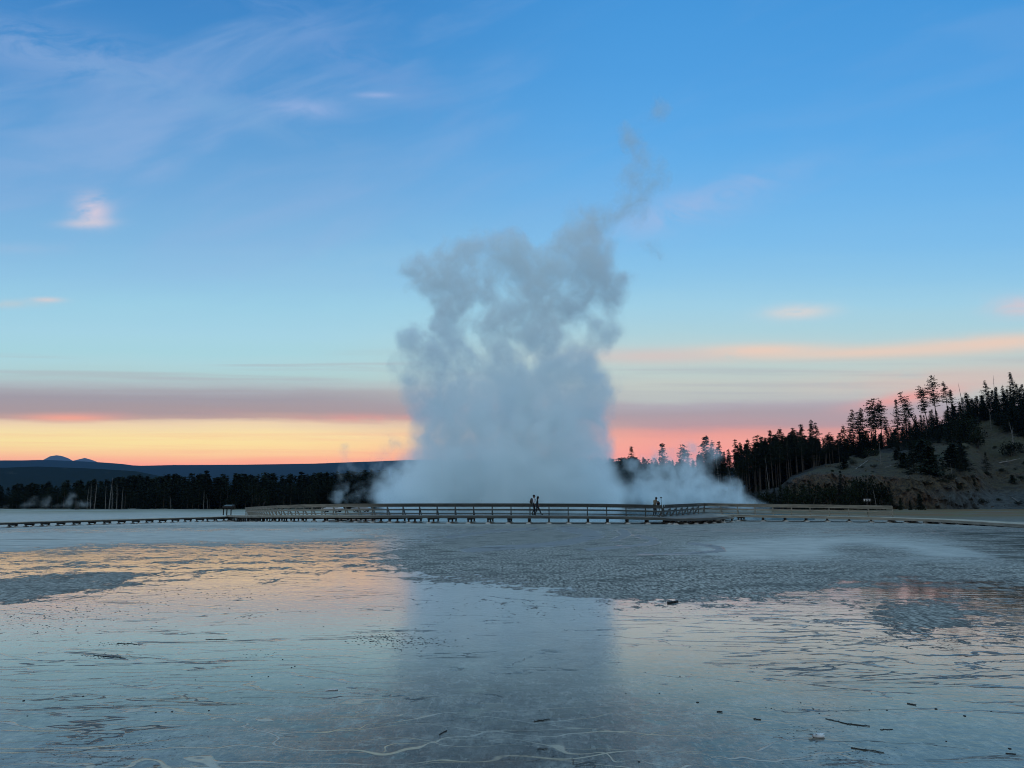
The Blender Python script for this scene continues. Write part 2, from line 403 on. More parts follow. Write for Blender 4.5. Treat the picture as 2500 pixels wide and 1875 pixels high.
    st = np.concatenate([np.arange(len(q_)) * 4, len(q_) * 4 + np.arange(len(tri)) * 3])
    me.polygons.add(nf); me.polygons.foreach_set('loop_start', st)
    me.update(calc_edges=True); me.validate()
    for nm, arr in (('dry', dry), ('pale', pale), ('algae', algae), ('veins', veins), ('ripp', ripp), ('brown', brown), ('spots', spots), ('dark', dark), ('tint', tint), ('stream', stream)):
        at = me.attributes.new(nm, 'FLOAT', 'POINT'); full = np.zeros(nv); full[:-1] = arr.ravel(); at.data.foreach_set('value', full)
    me.polygons.foreach_set('use_smooth', [True] * nf)
    me.materials.append(ground_mat())
    o = bpy.data.objects.new('ground', me); C.objects.link(o); tag(o, 'wet mineral flat with shallow film of water and rough grey mats', 'ground', kind='structure')

def ground_mat():
    m, t, out = new_mat('hot_spring_flat')
    b = t.add('ShaderNodeBsdfPrincipled'); t.link(b.outputs[0], out.inputs[0])
    tc = t.add('ShaderNodeTexCoord'); co = tc.outputs['Object']
    def attr(n): a = t.add('ShaderNodeAttribute'); a.attribute_name = n; return a.outputs['Fac']
    wide = t.vmath('MULTIPLY', co, (0.7, 0.8, 1.0))
    n_edge = t.noise(wide, 0.9, 9, 0.68)
    n_fine = t.noise(t.vmath('MULTIPLY', co, (1.0, .5, 1)), 4.0, 8, 0.75)
    dryv = t.math('ADD', attr('dry'), t.math('MULTIPLY', t.math('SUBTRACT', n_edge, 0.5), 1.7))
    dryv = t.math('ADD', dryv, t.math('MULTIPLY', t.math('SUBTRACT', n_fine, 0.5), 1.6))
    dry = t.ss(dryv, 0.46, 0.60)
    # colours
    big = t.noise(wide, 0.23, 5, 0.6); mid = t.noise(wide, 1.3, 6, 0.6)
    grain = t.noise(t.vmath('MULTIPLY', co, (1, .35, 1)), 16.0, 5, 0.8); grain2 = t.noise(t.vmath('MULTIPLY', co, (2.4, .5, 1)), 5.5, 4, 0.8)
    g = t.math('ADD', t.math('MULTIPLY', grain, 0.5), t.math('MULTIPLY', grain2, 0.5))
    matc = t.mix(t.ss(g, 0.43, 0.58), (0.015, 0.016, 0.014), (0.52, 0.50, 0.44))
    matc = t.mix(t.math('MULTIPLY', t.ss(mid, 0.50, 0.64), .7), matc, (0.045, 0.047, 0.042))
    matc = t.mix(t.math('MULTIPLY', t.ss(mid, 0.47, 0.36), .5), matc, (0.26, 0.25, 0.225))
    matc = t.mix(t.ss(big, 0.35, 0.7), matc, t.mix(0.45, matc, (0.17, 0.17, 0.155)))
    pale = t.math('MULTIPLY', attr('pale'), t.ss(t.math('ADD', n_edge, t.math('MULTIPLY', attr('pale'), 0.35)), 0.50, 0.78))
    palec = t.mix(t.ss(mid, 0.3, 0.7), (0.30, 0.31, 0.285), (0.46, 0.46, 0.42))
    palec = t.mix(t.ss(t.noise(t.vmath('MULTIPLY', co, (0.12, 1, 1)), 0.8, 7, 0.65), 0.56, 0.7), palec, (0.14, 0.14, 0.12))
    matc = t.mix(pale, matc, palec)
    alg = t.math('MULTIPLY', attr('algae'), t.ss(t.noise(t.vmath('MULTIPLY', co, (0.25, 1, 1)), 1.2, 6, 0.6), 0.40, 0.56))
    matc = t.mix(alg, matc, (0.028, 0.026, 0.016))
    # far grassy tint: ochre beside the right hill, dull olive by the left wood
    sep = t.add('ShaderNodeSeparateXYZ'); t.link(co, sep.inputs[0])
    X, Y = sep.outputs[0], sep.outputs[1]
    gr = t.math('MULTIPLY', t.math('MULTIPLY', t.ss(Y, 78, 100), t.ss(X, 34, 52)), t.ss(t.noise(t.vmath('MULTIPLY', co, (0.3, 0.6, 1)), 0.25, 5, 0.6), 0.35, 0.55))
    grc = t.mix(t.ss(t.noise(co, 0.12, 4, 0.6), 0.42, 0.58), (0.12, 0.095, 0.03), (0.15, 0.07, 0.018))
    matc = t.mix(gr, matc, grc)
    gl = t.math('MULTIPLY', t.ss(Y, 120, 200), t.ss(X, 10, -20))
    gl = t.math('MULTIPLY', gl, t.ss(t.noise(t.vmath('MULTIPLY', co, (0.15, 0.5, 1)), 0.3, 5, 0.6), 0.35, 0.6))
    matc = t.mix(gl, matc, (0.16, 0.15, 0.08))
    duff = t.math('MULTIPLY', t.ss(Y, 164, 172), t.ss(X, 14, 20))
    matc = t.mix(duff, matc, (0.02, 0.018, 0.012))
    backr = t.math('MULTIPLY', t.math('MULTIPLY', t.ss(Y, 73, 77), t.ss(X, 30, 36)), .75)
    matc = t.mix(backr, matc, t.mix(t.ss(mid, .35, .65), (0.055, 0.05, 0.035), (0.13, 0.13, 0.10)))
    matc = t.mix(gr, matc, grc)
    far = t.ss(Y, 246, 262)
    matc = t.mix(far, matc, (0.018, 0.022, 0.014))
    # water film bed
    bed = t.mix(t.ss(mid, 0.35, 0.68), (0.042, 0.042, 0.036), (0.105, 0.10, 0.085))
    bed = t.mix(t.math('MULTIPLY', attr('tint'), t.ss(big, 0.35, 0.65)), bed, (0.075, 0.115, 0.10))
    bed = t.mix(t.math('MULTIPLY', attr('dark'), t.ss(t.noise(wide, 1.0, 8, 0.7), 0.42, 0.58)), bed, (0.022, 0.020, 0.017))
    mot = t.noise(wide, 3.0, 8, 0.8)
    bed = t.mix(t.math('MULTIPLY', t.ss(mot, 0.46, 0.66), 0.70), bed, (0.23, 0.22, 0.19))
    bed = t.mix(t.math('MULTIPLY', t.ss(grain, 0.50, 0.66), 0.45), bed, (0.30, 0.285, 0.25))
    bed = t.mix(t.math('MULTIPLY', t.ss(grain, 0.50, 0.38), 0.5), bed, (0.015, 0.016, 0.016))
    pit = t.noise(t.vmath('MULTIPLY', co, (1, .6, 1)), 34.0, 4, .75)
    bed = t.mix(t.math('MULTIPLY', t.ss(pit, 0.56, 0.64), t.math('MULTIPLY', t.ss(mot, .40, .55), .8)), bed, (0.02, 0.02, 0.018))
    bed = t.mix(t.math('MULTIPLY', attr('brown'), t.ss(mid, 0.4, 0.62)), bed, (0.07, 0.038, 0.025))
    def ridge(vec, scale, width, detail=3, dist=0.6, rough=0.5):
        n = t.noise(vec, scale, detail, rough, dist)
        return t.ss(t.math('ABSOLUTE', t.math('SUBTRACT', n, 0.5)), width, width * 0.25)
    def lines(ax, ay, ns, amp, w, off, det=3):
        nn = t.noise(t.vmath('ADD', t.vmath('MULTIPLY', co, (.8, 1, 1)), (off, off * 1.7, 0)), ns, det, .55, .6)
        ph = t.math('ADD', t.math('ADD', t.math('MULTIPLY', sepc.outputs[0], ax), t.math('MULTIPLY', sepc.outputs[1], ay)), t.math('MULTIPLY', nn, amp))
        d = t.math('ABSOLUTE', t.math('SUBTRACT', t.math('FRACT', ph), .5))
        wv_ = t.math('MULTIPLY', t.math('ADD', .55, t.math('MULTIPLY', sepc.outputs[1], .09)), 1.0)
        wv_ = t.math('MULTIPLY', wv_, t.ss(t.noise(t.vmath('ADD', co, (off, 0, 3)), 1.4, 3, .5), .35, .65, w * .4, w * 1.5))
        return t.ss(t.math('DIVIDE', d, wv_), 1.0, .35)
    sepc = t.add('ShaderNodeSeparateXYZ'); t.link(co, sepc.inputs[0])
    vA = lines(.10, 2.3, .42, 4.2, .030, 2.0); vB = lines(-.22, 1.9, .5, 3.8, .026, 9.0); vC = lines(.3, 1.4, .6, 3.4, .020, 17.0)
    gate = t.ss(t.noise(t.vmath('MULTIPLY', co, (.5, 1, 1)), 0.5, 3, 0.5), 0.34, 0.46)
    vn = t.math('MAXIMUM', t.math('MULTIPLY', vA, gate), t.math('MULTIPLY', vB, t.ss(t.noise(co, 0.55, 3, .5), 0.38, 0.48)))
    vn = t.math('MAXIMUM', vn, t.math('MULTIPLY', vC, t.ss(t.noise(co, 0.4, 3, .5), 0.62, 0.54)))
    vn = t.math('MULTIPLY', vn, attr('veins'))
    vn = t.math('MULTIPLY', vn, t.ss(t.noise(co, 6.0, 4, .6), 0.3, 0.5, 0.5, 1.0))
    veinc = t.mix(t.ss(t.noise(co, 0.8, 3, .5), 0.4, 0.6), (0.50, 0.46, 0.38), (0.60, 0.46, 0.28))
    bed = t.mix(t.math('MULTIPLY', vn, 0.72), bed, veinc)
    stv = attr('stream')
    stv = t.ss(t.math('ADD', stv, t.math('ADD', t.math('MULTIPLY', t.math('SUBTRACT', n_edge, .5), 1.6), t.math('MULTIPLY', t.math('SUBTRACT', n_fine, .5), 1.4))), .45, .75)
    bed = t.mix(t.ss(sep.outputs[1], 16.0, 30.0, 0.0, 0.55), bed, (0.17, 0.16, 0.15))
    bed = t.mix(t.math('MULTIPLY', stv, .4), bed, (0.22, 0.22, 0.225))
    # dark cracks and ripples
    cA = ridge(t.vmath('ADD', t.vmath('MULTIPLY', co, (0.20, 1.0, 1.0)), (1.7, 9.1, 0)), 0.9, 0.008, 5, 0.9, 0.6)
    cA = t.math('MULTIPLY', cA, t.ss(t.noise(co, 0.35, 4, .6), 0.50, 0.56))
    rp = t.math('MAXIMUM', t.math('MULTIPLY', lines(.35, 2.4, .35, 5.0, .07, 31.0, 5), t.ss(t.noise(t.vmath('MULTIPLY', co, (.6, 1.4, 1)), 1.3, 4, .6), 0.44, 0.56)), t.math('MULTIPLY', lines(-.2, 3.1, .5, 4.0, .05, 44.0, 5), t.ss(t.noise(t.vmath('MULTIPLY', co, (.6, 1.4, 1)), 1.7, 4, .6), 0.50, 0.60)))
    rp = t.math('MULTIPLY', rp, attr('ripp'))
    cB = t.math('MULTIPLY', lines(.18, 1.1, .35, 6.0, .018, 61.0, 6), t.ss(t.noise(co, 0.5, 5, .65), 0.52, 0.60))
    # dark specks where mats break up
    sn = t.noise(t.vmath('MULTIPLY', co, (1, .6, 1)), 9.0, 6, 0.8)
    sp_ = t.math('MULTIPLY', attr('spots'), t.ss(sn, t.math('SUBTRACT', 0.70, t.math('MULTIPLY', attr('spots'), 0.12)), 0.70))
    crack = t.math('MAXIMUM', t.math('MAXIMUM', t.math('MULTIPLY', cA, 0.85), t.math('MULTIPLY', rp, 0.9)), t.math('MAXIMUM', sp_, t.math('MULTIPLY', cB, .8)), clamp=True)
    bed = t.mix(crack, bed, (0.02, 0.022, 0.02))
    col = t.mix(dry, bed, matc)
    t.link(col, b.inputs['Base Color'])
    # roughness
    r_film = t.ss(mot, 0.44, 0.72, 0.04, 0.20)
    dk = attr('dark')
    cw = t.math('MULTIPLY', t.math('MULTIPLY', t.math('SUBTRACT', 1.0, dry), t.math('MULTIPLY', t.ss(sep.outputs[1], 7.0, 13.0, 0.0, 1.0), t.ss(sep.outputs[1], 27.0, 15.0, 0.0, 1.0))), t.math('SUBTRACT', 1.0, t.math('MAXIMUM', t.math('MULTIPLY', crack, .9), t.math('MULTIPLY', stv, .6))))
    t.link(cw, b.inputs['Coat Weight']); b.inputs['Coat Roughness'].default_value = 0.06
    r_film = t.math('ADD', r_film, t.math('MULTIPLY', crack, 0.5))
    r_film = t.math('ADD', r_film, t.math('MULTIPLY', vn, 0.35))
    r_film = t.math('ADD', r_film, t.math('MULTIPLY', stv, 0.40))
    r_film = t.math('ADD', r_film, t.ss(sep.outputs[1], 20.0, 45.0, 0.0, .14))
    rdry = t.math('SUBTRACT', 0.62, t.math('MULTIPLY', pale, 0.22))
    ro = t.add('ShaderNodeMix'); ro.data_type = 'FLOAT'; t.link(dry, ro.inputs[0]); t.link(r_film, ro.inputs[2]); t.link(rdry, ro.inputs[3])
    t.link(ro.outputs[0], b.inputs['Roughness'])
    b.inputs['IOR'].default_value = 1.5
    t.link(t.math('MULTIPLY', t.ss(dry, 0.0, 1.0, t.ss(sep.outputs[1], 16.0, 28.0, 0.5, 0.36), 0.06, 'LINEAR'), t.math('SUBTRACT', 1.0, t.math('MULTIPLY', dk, .55))), b.inputs['Specular IOR Level'])
    # bump: coarse grain on mats, fine ripples in film, raised veins
    hd = t.math('MULTIPLY', g, 0.035)
    hd = t.math('ADD', hd, t.math('MULTIPLY', n_fine, 0.025))
    hf = t.math('ADD', t.math('MULTIPLY', t.noise(wide, 9.0, 4, 0.6), 0.0035), t.math('MULTIPLY', t.noise(wide, 1.6, 3, 0.5), 0.004))
    hf = t.math('SUBTRACT', hf, t.math('MULTIPLY', crack, 0.010))
    hf = t.math('ADD', hf, t.math('MULTIPLY', t.math('MULTIPLY', grain, t.math('MULTIPLY', dk, t.ss(mot, .42, .6))), 0.004))
    hf = t.math('ADD', hf, t.math('MULTIPLY', vn, 0.004))
    hm = t.add('ShaderNodeMix'); hm.data_type = 'FLOAT'; t.link(dry, hm.inputs[0]); t.link(hf, hm.inputs[2]); t.link(hd, hm.inputs[3])
    bm = t.add('ShaderNodeBump'); bm.inputs['Strength'].default_value = 0.8; bm.inputs['Distance'].default_value = 1.0
    t.link(bm.outputs[0], b.inputs['Coat Normal'])
    t.link(hm.outputs[0], bm.inputs['Height']); t.link(bm.outputs[0], b.inputs['Normal'])
    return m
build_ground()

def flat_poly(name, pts, z, mat, n=4):
    bm = bmesh.new(); vs = [bm.verts.new((x, y, z)) for x, y in pts]; bm.faces.new(vs)
    me = bpy.data.meshes.new(name); bm.to_mesh(me); bm.free(); me.materials.append(mat)
    o = bpy.data.objects.new(name, me); C.objects.link(o); return o
def water_mat():
    m, t, out = new_mat('steaming_pool_water')
    b = t.add('ShaderNodeBsdfPrincipled'); t.link(b.outputs[0], out.inputs[0])
    b.inputs['Base Color'].default_value = (0.34, 0.52, 0.58, 1); b.inputs['Roughness'].default_value = 0.08; b.inputs['IOR'].default_value = 1.33
    tc = t.add('ShaderNodeTexCoord'); n = t.noise(tc.outputs['Object'], 2.0, 4, 0.6)
    bm = t.add('ShaderNodeBump'); bm.inputs['Strength'].default_value = 0.5; bm.inputs['Distance'].default_value = 0.02
    t.link(n, bm.inputs['Height']); t.link(bm.outputs[0], b.inputs['Normal'])
    return m
pool_px = [(795,80),(830,76.5),(870,74),(930,72),(1000,70.4),(1100,69),(1250,68.2),(1400,68.4),(1520,68.6),(1590,69.5),(1640,72),(1690,76),(1740,78),(1850,76.3),(1930,75.5),(1985,76),(1990,85),(1960,98),(1880,112),(1750,128),(1600,140),(1400,148),(1200,150),(1000,142),(880,125),(800,104)]
rp = random.Random(3)
pool_pts = []
for i in range(len(pool_px)):
    a, b_ = pool_px[i], pool_px[(i + 1) % len(pool_px)]
    for k in range(6):
        f = k / 6; px, Y = a[0] + (b_[0] - a[0]) * f, a[1] + (b_[1] - a[1]) * f
        pool_pts.append((GX(px, Y) + rp.uniform(-.15, .15), Y + rp.uniform(-.12, .25)))
zmax = 0.02
o = flat_poly('pool_water', pool_pts, zmax, water_mat()); tag(o, 'steaming pale blue hot spring pool behind the boardwalk', 'water', kind='structure')

# ------------------------------------------------------------------ distant hills
def ridge_strip(name, pts, Y, depth, mat, label, seed=1, rough=0.0):
    # hill range with a real back slope: px/py crest points at distance Y
    nx = 160; v = []; f = []
    xs = np.linspace(pts[0][0], pts[-1][0], nx); ys = np.interp(xs, [p[0] for p in pts], [p[1] for p in pts])
    prof = [(-1.0, 0.0), (-0.7, 0.30), (-0.4, 0.62), (-0.18, 0.88), (0, 1.0), (0.25, 0.9), (0.6, 0.5), (1.0, 0.0)]
    for i, (px, py) in enumerate(zip(xs, ys)):
        p = W(px, py, Y); top = p.z
        for j, (d, h) in enumerate(prof):
            yy = Y + d * depth; nn = mnoise.noise(Vector((px * 0.02 + seed, j * 0.9, seed))) 
            z = -5 + (top + 5) * h + (nn * rough * (top) if 0 < h < 1 else nn * rough * top * 0.08)
            v.append((p.x, yy, z))
    k = len(prof)
    for i in range(nx - 1):
        for j in range(k - 1): f.append((i * k + j, (i + 1) * k + j, (i + 1) * k + j + 1, i * k + j + 1))
    me = bpy.data.meshes.new(name); me.from_pydata(v, [], f); me.polygons.foreach_set('use_smooth', [True] * len(f)); me.materials.append(mat)
    o = bpy.data.objects.new(name, me); C.objects.link(o); return tag(o, label, 'hills', kind='structure')
def hill_mat(name, c, c2, scale):
    m, t, out = new_mat(name); b = t.add('ShaderNodeBsdfPrincipled'); t.link(b.outputs[0], out.inputs[0])
    tc = t.add('ShaderNodeTexCoord'); n = t.noise(t.vmath('MULTIPLY', tc.outputs['Object'], (1, 1, 4)), scale, 8, 0.65)
    t.link(t.mix(t.ss(n, 0.60, 0.72), c, c2), b.inputs['Base Color']); b.inputs['Roughness'].default_value = 1.0; b.inputs['Specular IOR Level'].default_value = 0.0
    return m
ridge_strip('mountain', [(60,1140),(95,1127),(105,1123),(122,1114),(138,1111.5),(150,1113),(165,1118),(178,1125),(190,1122),(207,1118),(222,1122),(238,1128),(260,1134),(300,1150)], 16000, 1500,
            hill_mat('far_bare_mountain', (0.10,0.10,0.10), (0.16,0.15,0.14), 0.002), 'rounded bare double-domed mountain farthest away on the left', 2, 0.03)
ridge_strip('plateau', [(-900,1128),(-200,1126),(0,1124),(36,1124),(42,1121.5),(50,1124),(100,1123),(170,1125),(235,1128),(290,1132),(320,1135),(332,1138),(345,1137),(420,1135.5),(600,1134.5),(760,1132),(900,1127),(1000,1123),(1100,1122),(1300,1122),(1500,1128),(1700,1140),(2400,1150)], 9000, 1800,
            hill_mat('far_forested_plateau', (0.020,0.026,0.022), (0.03,0.035,0.03), 0.003), 'long flat-topped blue plateau behind the wood', 5, 0.05)
ridge_strip('hill', [(-900,1150),(-300,1146),(-60,1143),(0,1142),(90,1139),(180,1142),(260,1146),(330,1150),(365,1157),(385,1164),(420,1172),(520,1182)], 3200, 900,
            hill_mat('near_forested_hill', (0.014,0.020,0.016), (0.085,0.085,0.07), 0.009), 'dark forested hill with pale rocky patches on the far left', 9, 0.08)

# ------------------------------------------------------------------ right hillside
YC = ([1300,1500,1740,1850,1905,1935,1970,2000,2100,2200,2300,2400,2500,2700,3000],[1226,1224,1222,1216,1196,1172,1160,1158,1163,1166,1168,1166,1160,1150,1140])
YR = ([1300,1500,1740,1850,1905,1935,2000,2060,2100,2200,2300,2400,2500,2700,3000],[1212,1208,1204,1198,1186,1162,1136,1120,1110,1082,1044,1014,990,950,915])
def hill_z(px, Y):
    yc = float(np.interp(px, *YC)); yr = float(np.interp(px, *YR))
    scree = min(1.0, max(0.0, (px - 2370) / 60.0)); 
    wob = mnoise.noise(Vector((px * 0.012, 3.3, 0))) * 6
    d0 = 168 + wob - 4 * scree; d1 = d0 + 7 + 26 * scree; d2 = 262.0
    z0 = -0.6; z1 = zat(yc, d1); z2 = zat(yr, d2)
    if Y <= d0: return z0 - (d0 - Y) * 0.05, 0
    if Y <= d1:
        f = (Y - d0) / (d1 - d0); return z0 + (z1 - z0) * (f ** (0.8 + 0.5 * scree)), 1 - scree * 0.9
    if Y <= d2:
        f = (Y - d1) / (d2 - d1); return z1 + (z2 - z1) * f, max(0, 1 - (Y - d1) / 3)
    return z2 + (Y - d2) * 0.02, 0
def hill_pt(px, py_or_Y, isY=True):
    Y = py_or_Y; return Vector((GX(px, Y), Y, hill_z(px, Y)[0]))
def hill_at(px, py):
    # first intersection of the sight line with the slope
    prev = None
    for Y in np.arange(160, 300, 1.0):
        z = hill_z(px, Y)[0]; zz = W(px, py, Y).z
        if zz <= z: return Y
    return 262.0
def build_hill():
    pxs = np.concatenate([np.linspace(1420, 1900, 50)[:-1], np.linspace(1900, 2560, 330), np.linspace(2560, 3000, 40)[1:]])
    Ys = np.concatenate([np.linspace(156, 166, 4)[:-1], np.linspace(166, 200, 70), np.linspace(200, 264, 60)[1:], np.linspace(264, 420, 20)[1:]])
    v = []; f = []; cl = []; fo = []
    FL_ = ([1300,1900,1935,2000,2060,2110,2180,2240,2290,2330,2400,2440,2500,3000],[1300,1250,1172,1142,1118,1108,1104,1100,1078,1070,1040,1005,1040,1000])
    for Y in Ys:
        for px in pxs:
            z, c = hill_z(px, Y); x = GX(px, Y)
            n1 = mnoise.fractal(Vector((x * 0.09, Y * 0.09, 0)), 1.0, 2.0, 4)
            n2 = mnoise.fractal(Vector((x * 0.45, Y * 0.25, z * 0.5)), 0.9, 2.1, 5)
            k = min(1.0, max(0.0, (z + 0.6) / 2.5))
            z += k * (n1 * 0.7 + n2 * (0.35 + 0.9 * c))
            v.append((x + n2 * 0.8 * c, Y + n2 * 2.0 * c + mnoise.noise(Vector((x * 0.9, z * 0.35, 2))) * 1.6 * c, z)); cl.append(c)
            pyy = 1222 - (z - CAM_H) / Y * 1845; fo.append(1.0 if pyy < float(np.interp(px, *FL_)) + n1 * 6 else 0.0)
    n = len(pxs)
    for j in range(len(Ys) - 1):
        for i in range(n - 1): f.append((j * n + i, j * n + i + 1, (j + 1) * n + i + 1, (j + 1) * n + i))
    me = bpy.data.meshes.new('hillside'); me.from_pydata(v, [], f)
    a = me.attributes.new('cliff', 'FLOAT', 'POINT'); a.data.foreach_set('value', cl)
    a = me.attributes.new('forest', 'FLOAT', 'POINT'); a.data.foreach_set('value', fo)
    m, t, out = new_mat('rocky_slope'); b = t.add('ShaderNodeBsdfPrincipled'); t.link(b.outputs[0], out.inputs[0])
    tc = t.add('ShaderNodeTexCoord'); co = tc.outputs['Object']
    at = t.add('ShaderNodeAttribute'); at.attribute_name = 'cliff'
    n1 = t.noise(co, 0.7, 9, 0.8); n2 = t.noise(t.vmath('MULTIPLY', co, (1, 1, .35)), 1.5, 8, 0.8); n3 = t.noise(co, 0.08, 4, 0.6)
    slope = t.mix(t.ss(n1, 0.35, 0.66), (0.013, 0.010, 0.005), (0.072, 0.054, 0.021))
    slope = t.mix(t.ss(n2, 0.62, 0.72), slope, (0.13, 0.105, 0.06))
    slope = t.mix(t.math('MULTIPLY', t.ss(n3, 0.45, 0.6), 0.5), slope, (0.050, 0.050, 0.018))
    cliff = t.mix(t.ss(n2, 0.38, 0.6), (0.006, 0.005, 0.003), (0.085, 0.058, 0.024))
    cliff = t.mix(t.ss(n3, 0.5, 0.62), cliff, t.mix(t.ss(n2, 0.4, 0.6), (0.018, 0.011, 0.007), (0.115, 0.06, 0.027)))
    cm = t.ss(t.math('ADD', at.outputs['Fac'], t.math('MULTIPLY', t.math('SUBTRACT', n1, .5), 0.8)), 0.3, 0.6)
    sep = t.add('ShaderNodeSeparateXYZ'); t.link(co, sep.inputs[0])
    basec = t.mix(cm, slope, cliff)
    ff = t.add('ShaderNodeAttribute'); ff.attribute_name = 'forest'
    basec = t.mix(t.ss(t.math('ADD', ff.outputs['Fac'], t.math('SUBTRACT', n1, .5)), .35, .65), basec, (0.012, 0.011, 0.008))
    low = t.math('MULTIPLY', t.ss(sep.outputs[2], 5.5, 3.0), t.ss(sep.outputs[0], 93, 101))
    basec = t.mix(low, basec, t.mix(t.ss(n1, 0.35, 0.65), (0.022, 0.026, 0.026), (0.075, 0.084, 0.08)))
    t.link(basec, b.inputs['Base Color']); b.inputs['Roughness'].default_value = 0.95
    bm = t.add('ShaderNodeBump'); bm.inputs['Strength'].default_value = 1.0; bm.inputs['Distance'].default_value = 0.8
    t.link(n2, bm.inputs['Height']); t.link(bm.outputs[0], b.inputs['Normal'])
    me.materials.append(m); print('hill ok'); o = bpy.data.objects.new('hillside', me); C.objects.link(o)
    tag(o, 'rocky wooded hillside with a brown cliff at its foot on the right', 'hillside', kind='structure')
build_hill()

# ------------------------------------------------------------------ trees
def tri_clump(V, Fc, c, s, rng, n=3, flat=0.6):
    for _ in range(n):
        d = Vector((rng.gauss(0, 1), rng.gauss(0, 1), rng.gauss(0, flat))).normalized()
        e = Vector((rng.gauss(0, 1), rng.gauss(0, 1), rng.gauss(0, flat))).normalized()
        p = c + Vector((rng.uniform(-s, s), rng.uniform(-s, s), rng.uniform(-s, s) * .6)) * 0.6
        b = len(V); V += [tuple(p - d * s * .7), tuple(p + d * s * .7 + e * s * .15), tuple(p + e * s * .9)]; Fc.append((b, b + 1, b + 2))
def make_conifer(seed, h, crown0, wid, shape='lodge', dens=1.0, sparse=0.0):
    """trunk and crown meshes, base at origin"""
    rng = random.Random(seed); tm = MB(); bend = rng.uniform(-.02, .02) * h; bend2 = rng.uniform(-.02, .02) * h
    def axis(z): q = z / h; return Vector((bend * q * q, bend2 * q * q, z))
    r0 = 0.011 * h + 0.04
    tm.tube([axis(z) for z in (-.8, h * .25, h * .5, h * .75, h * .97)], [r0 * 1.2, r0 * .85, r0 * .62, r0 * .38, 0.02], 6)
    for _ in range(int(8 + h * .4)):       # dead stubs below the crown
        z = rng.uniform(h * .12, max(h * .2, h * crown0)); a = rng.uniform(0, 6.28); L = rng.uniform(.3, 1.0)
        p = axis(z); tm.tube([p, p + Vector((math.cos(a) * L, math.sin(a) * L, rng.uniform(-.25, .1)))], [.025, .01], 3, cap=False)
    V = []; Fc = []
    z = h * crown0
    while z < h * .99:
        q = (z - h * crown0) / (h * (1 - crown0))
        if shape == 'lodge': prof = (0.45 + 0.75 * math.sin(math.pi * min(1, q * 1.05 + .15))) * (1 - q * .75)
        elif shape == 'top': prof = 0.5 + 0.8 * math.sin(math.pi * min(1.0, q * 0.9 + .1))
        else: prof = (1 - q) ** 0.85 + .04
        nb = max(3, int(rng.uniform(4, 7) * dens))
        if rng.random() < sparse: nb = 2
        for _ in range(nb):
            a = rng.uniform(0, 6.28); L = wid * prof * rng.uniform(.55, 1.2)
            if rng.random() < .1: L *= 1.3
            drop = -.10 if shape != 'spruce' else -.28
            d = Vector((math.cos(a), math.sin(a), drop + rng.uniform(-.15, .3 if shape != 'spruce' else .05)))
            p0 = axis(z); b = len(V)
            V += [tuple(p0 + Vector((0, 0, .04))), tuple(p0 - Vector((0, 0, .04))), tuple(p0 + d * L)]; Fc.append((b, b + 1, b + 2))
            m = max(2, int(L / .32))
            for k in range(m):
                f = (k + .8) / m
                if f < .2: continue
                tri_clump(V, Fc, p0 + d * L * f + Vector((0, 0, .05 if shape == 'spruce' else .12)), rng.uniform(.20, .40) * (1.15 - .35 * f), rng, 3 if dens >= 1 else 2)
        z += rng.uniform(.28, .50) / max(.6, dens) * (0.9 + .02 * h)
    tri_clump(V, Fc, axis(h), .22, rng, 4, 2.0)
    return tm, V, Fc
def mesh_from(name, V, Fc, mat):
    me = bpy.data.meshes.new(name); me.from_pydata(V, [], Fc); me.materials.append(mat); me.update(); return me
KINDS = {}
def kind(name, seeds, **kw):
    mat = kw.pop('mat', 'pine'); tmat = kw.pop('tmat', 'trunk'); L = []
    for s in seeds:
        tm, V, Fc = make_conifer(s, **kw)
        L.append((tm.mesh('trunk', M[tmat]), mesh_from('crown', V, Fc, M[mat]), kw['h'], V, Fc, tm))
    KINDS[name] = L
kind('lodgepole', (11, 12, 13, 14, 15), h=16.0, crown0=.50, wid=1.75, shape='lodge')
kind('full_pine', (21, 22, 23, 24), h=14.0, crown0=.18, wid=2.1, shape='lodge', dens=1.1)
kind('spruce', (31, 32, 33), h=11.0, crown0=.04, wid=2.1, shape='spruce', mat='spruce', dens=1.15)
kind('open_pine', (41, 42, 43), h=15.0, crown0=.40, wid=1.25, shape='top', dens=1.3, sparse=.30)
kind('young', (51, 52, 53), h=4.0, crown0=.03, wid=1.25, shape='spruce', mat='spruce', dens=1.6)
def snag_mesh(seed, h, branchy):
    rng = random.Random(seed); m = MB(); b1, b2 = rng.uniform(-.05, .05) * h, rng.uniform(-.03, .03) * h
    ax = lambda z: Vector((b1 * (z / h) ** 2, b2 * (z / h) ** 2, z))
    m.tube([ax(-.6), ax(h * .3), ax(h * .65), ax(h)], [.20, .14, .09, .025], 6)
    for _ in range(branchy):
        z = rng.uniform(.15, .95) * h; a = rng.uniform(0, 6.28); L = rng.uniform(.3, 1.5) * (1.1 - z / h)+.15
        p = ax(z); q = p + Vector((math.cos(a) * L, math.sin(a) * L, rng.uniform(-.3, .5) * L)); m.tube([p, (p + q) / 2 + Vector((0, 0, .1 * L)), q], [.045, .03, .012], 4, cap=False)
    return m.mesh('trunk', M['snag'])
SNAGS = [(snag_mesh(s, 12.0, b), 12.0) for s, b in ((1, 26), (2, 12), (3, 34), (4, 5))]
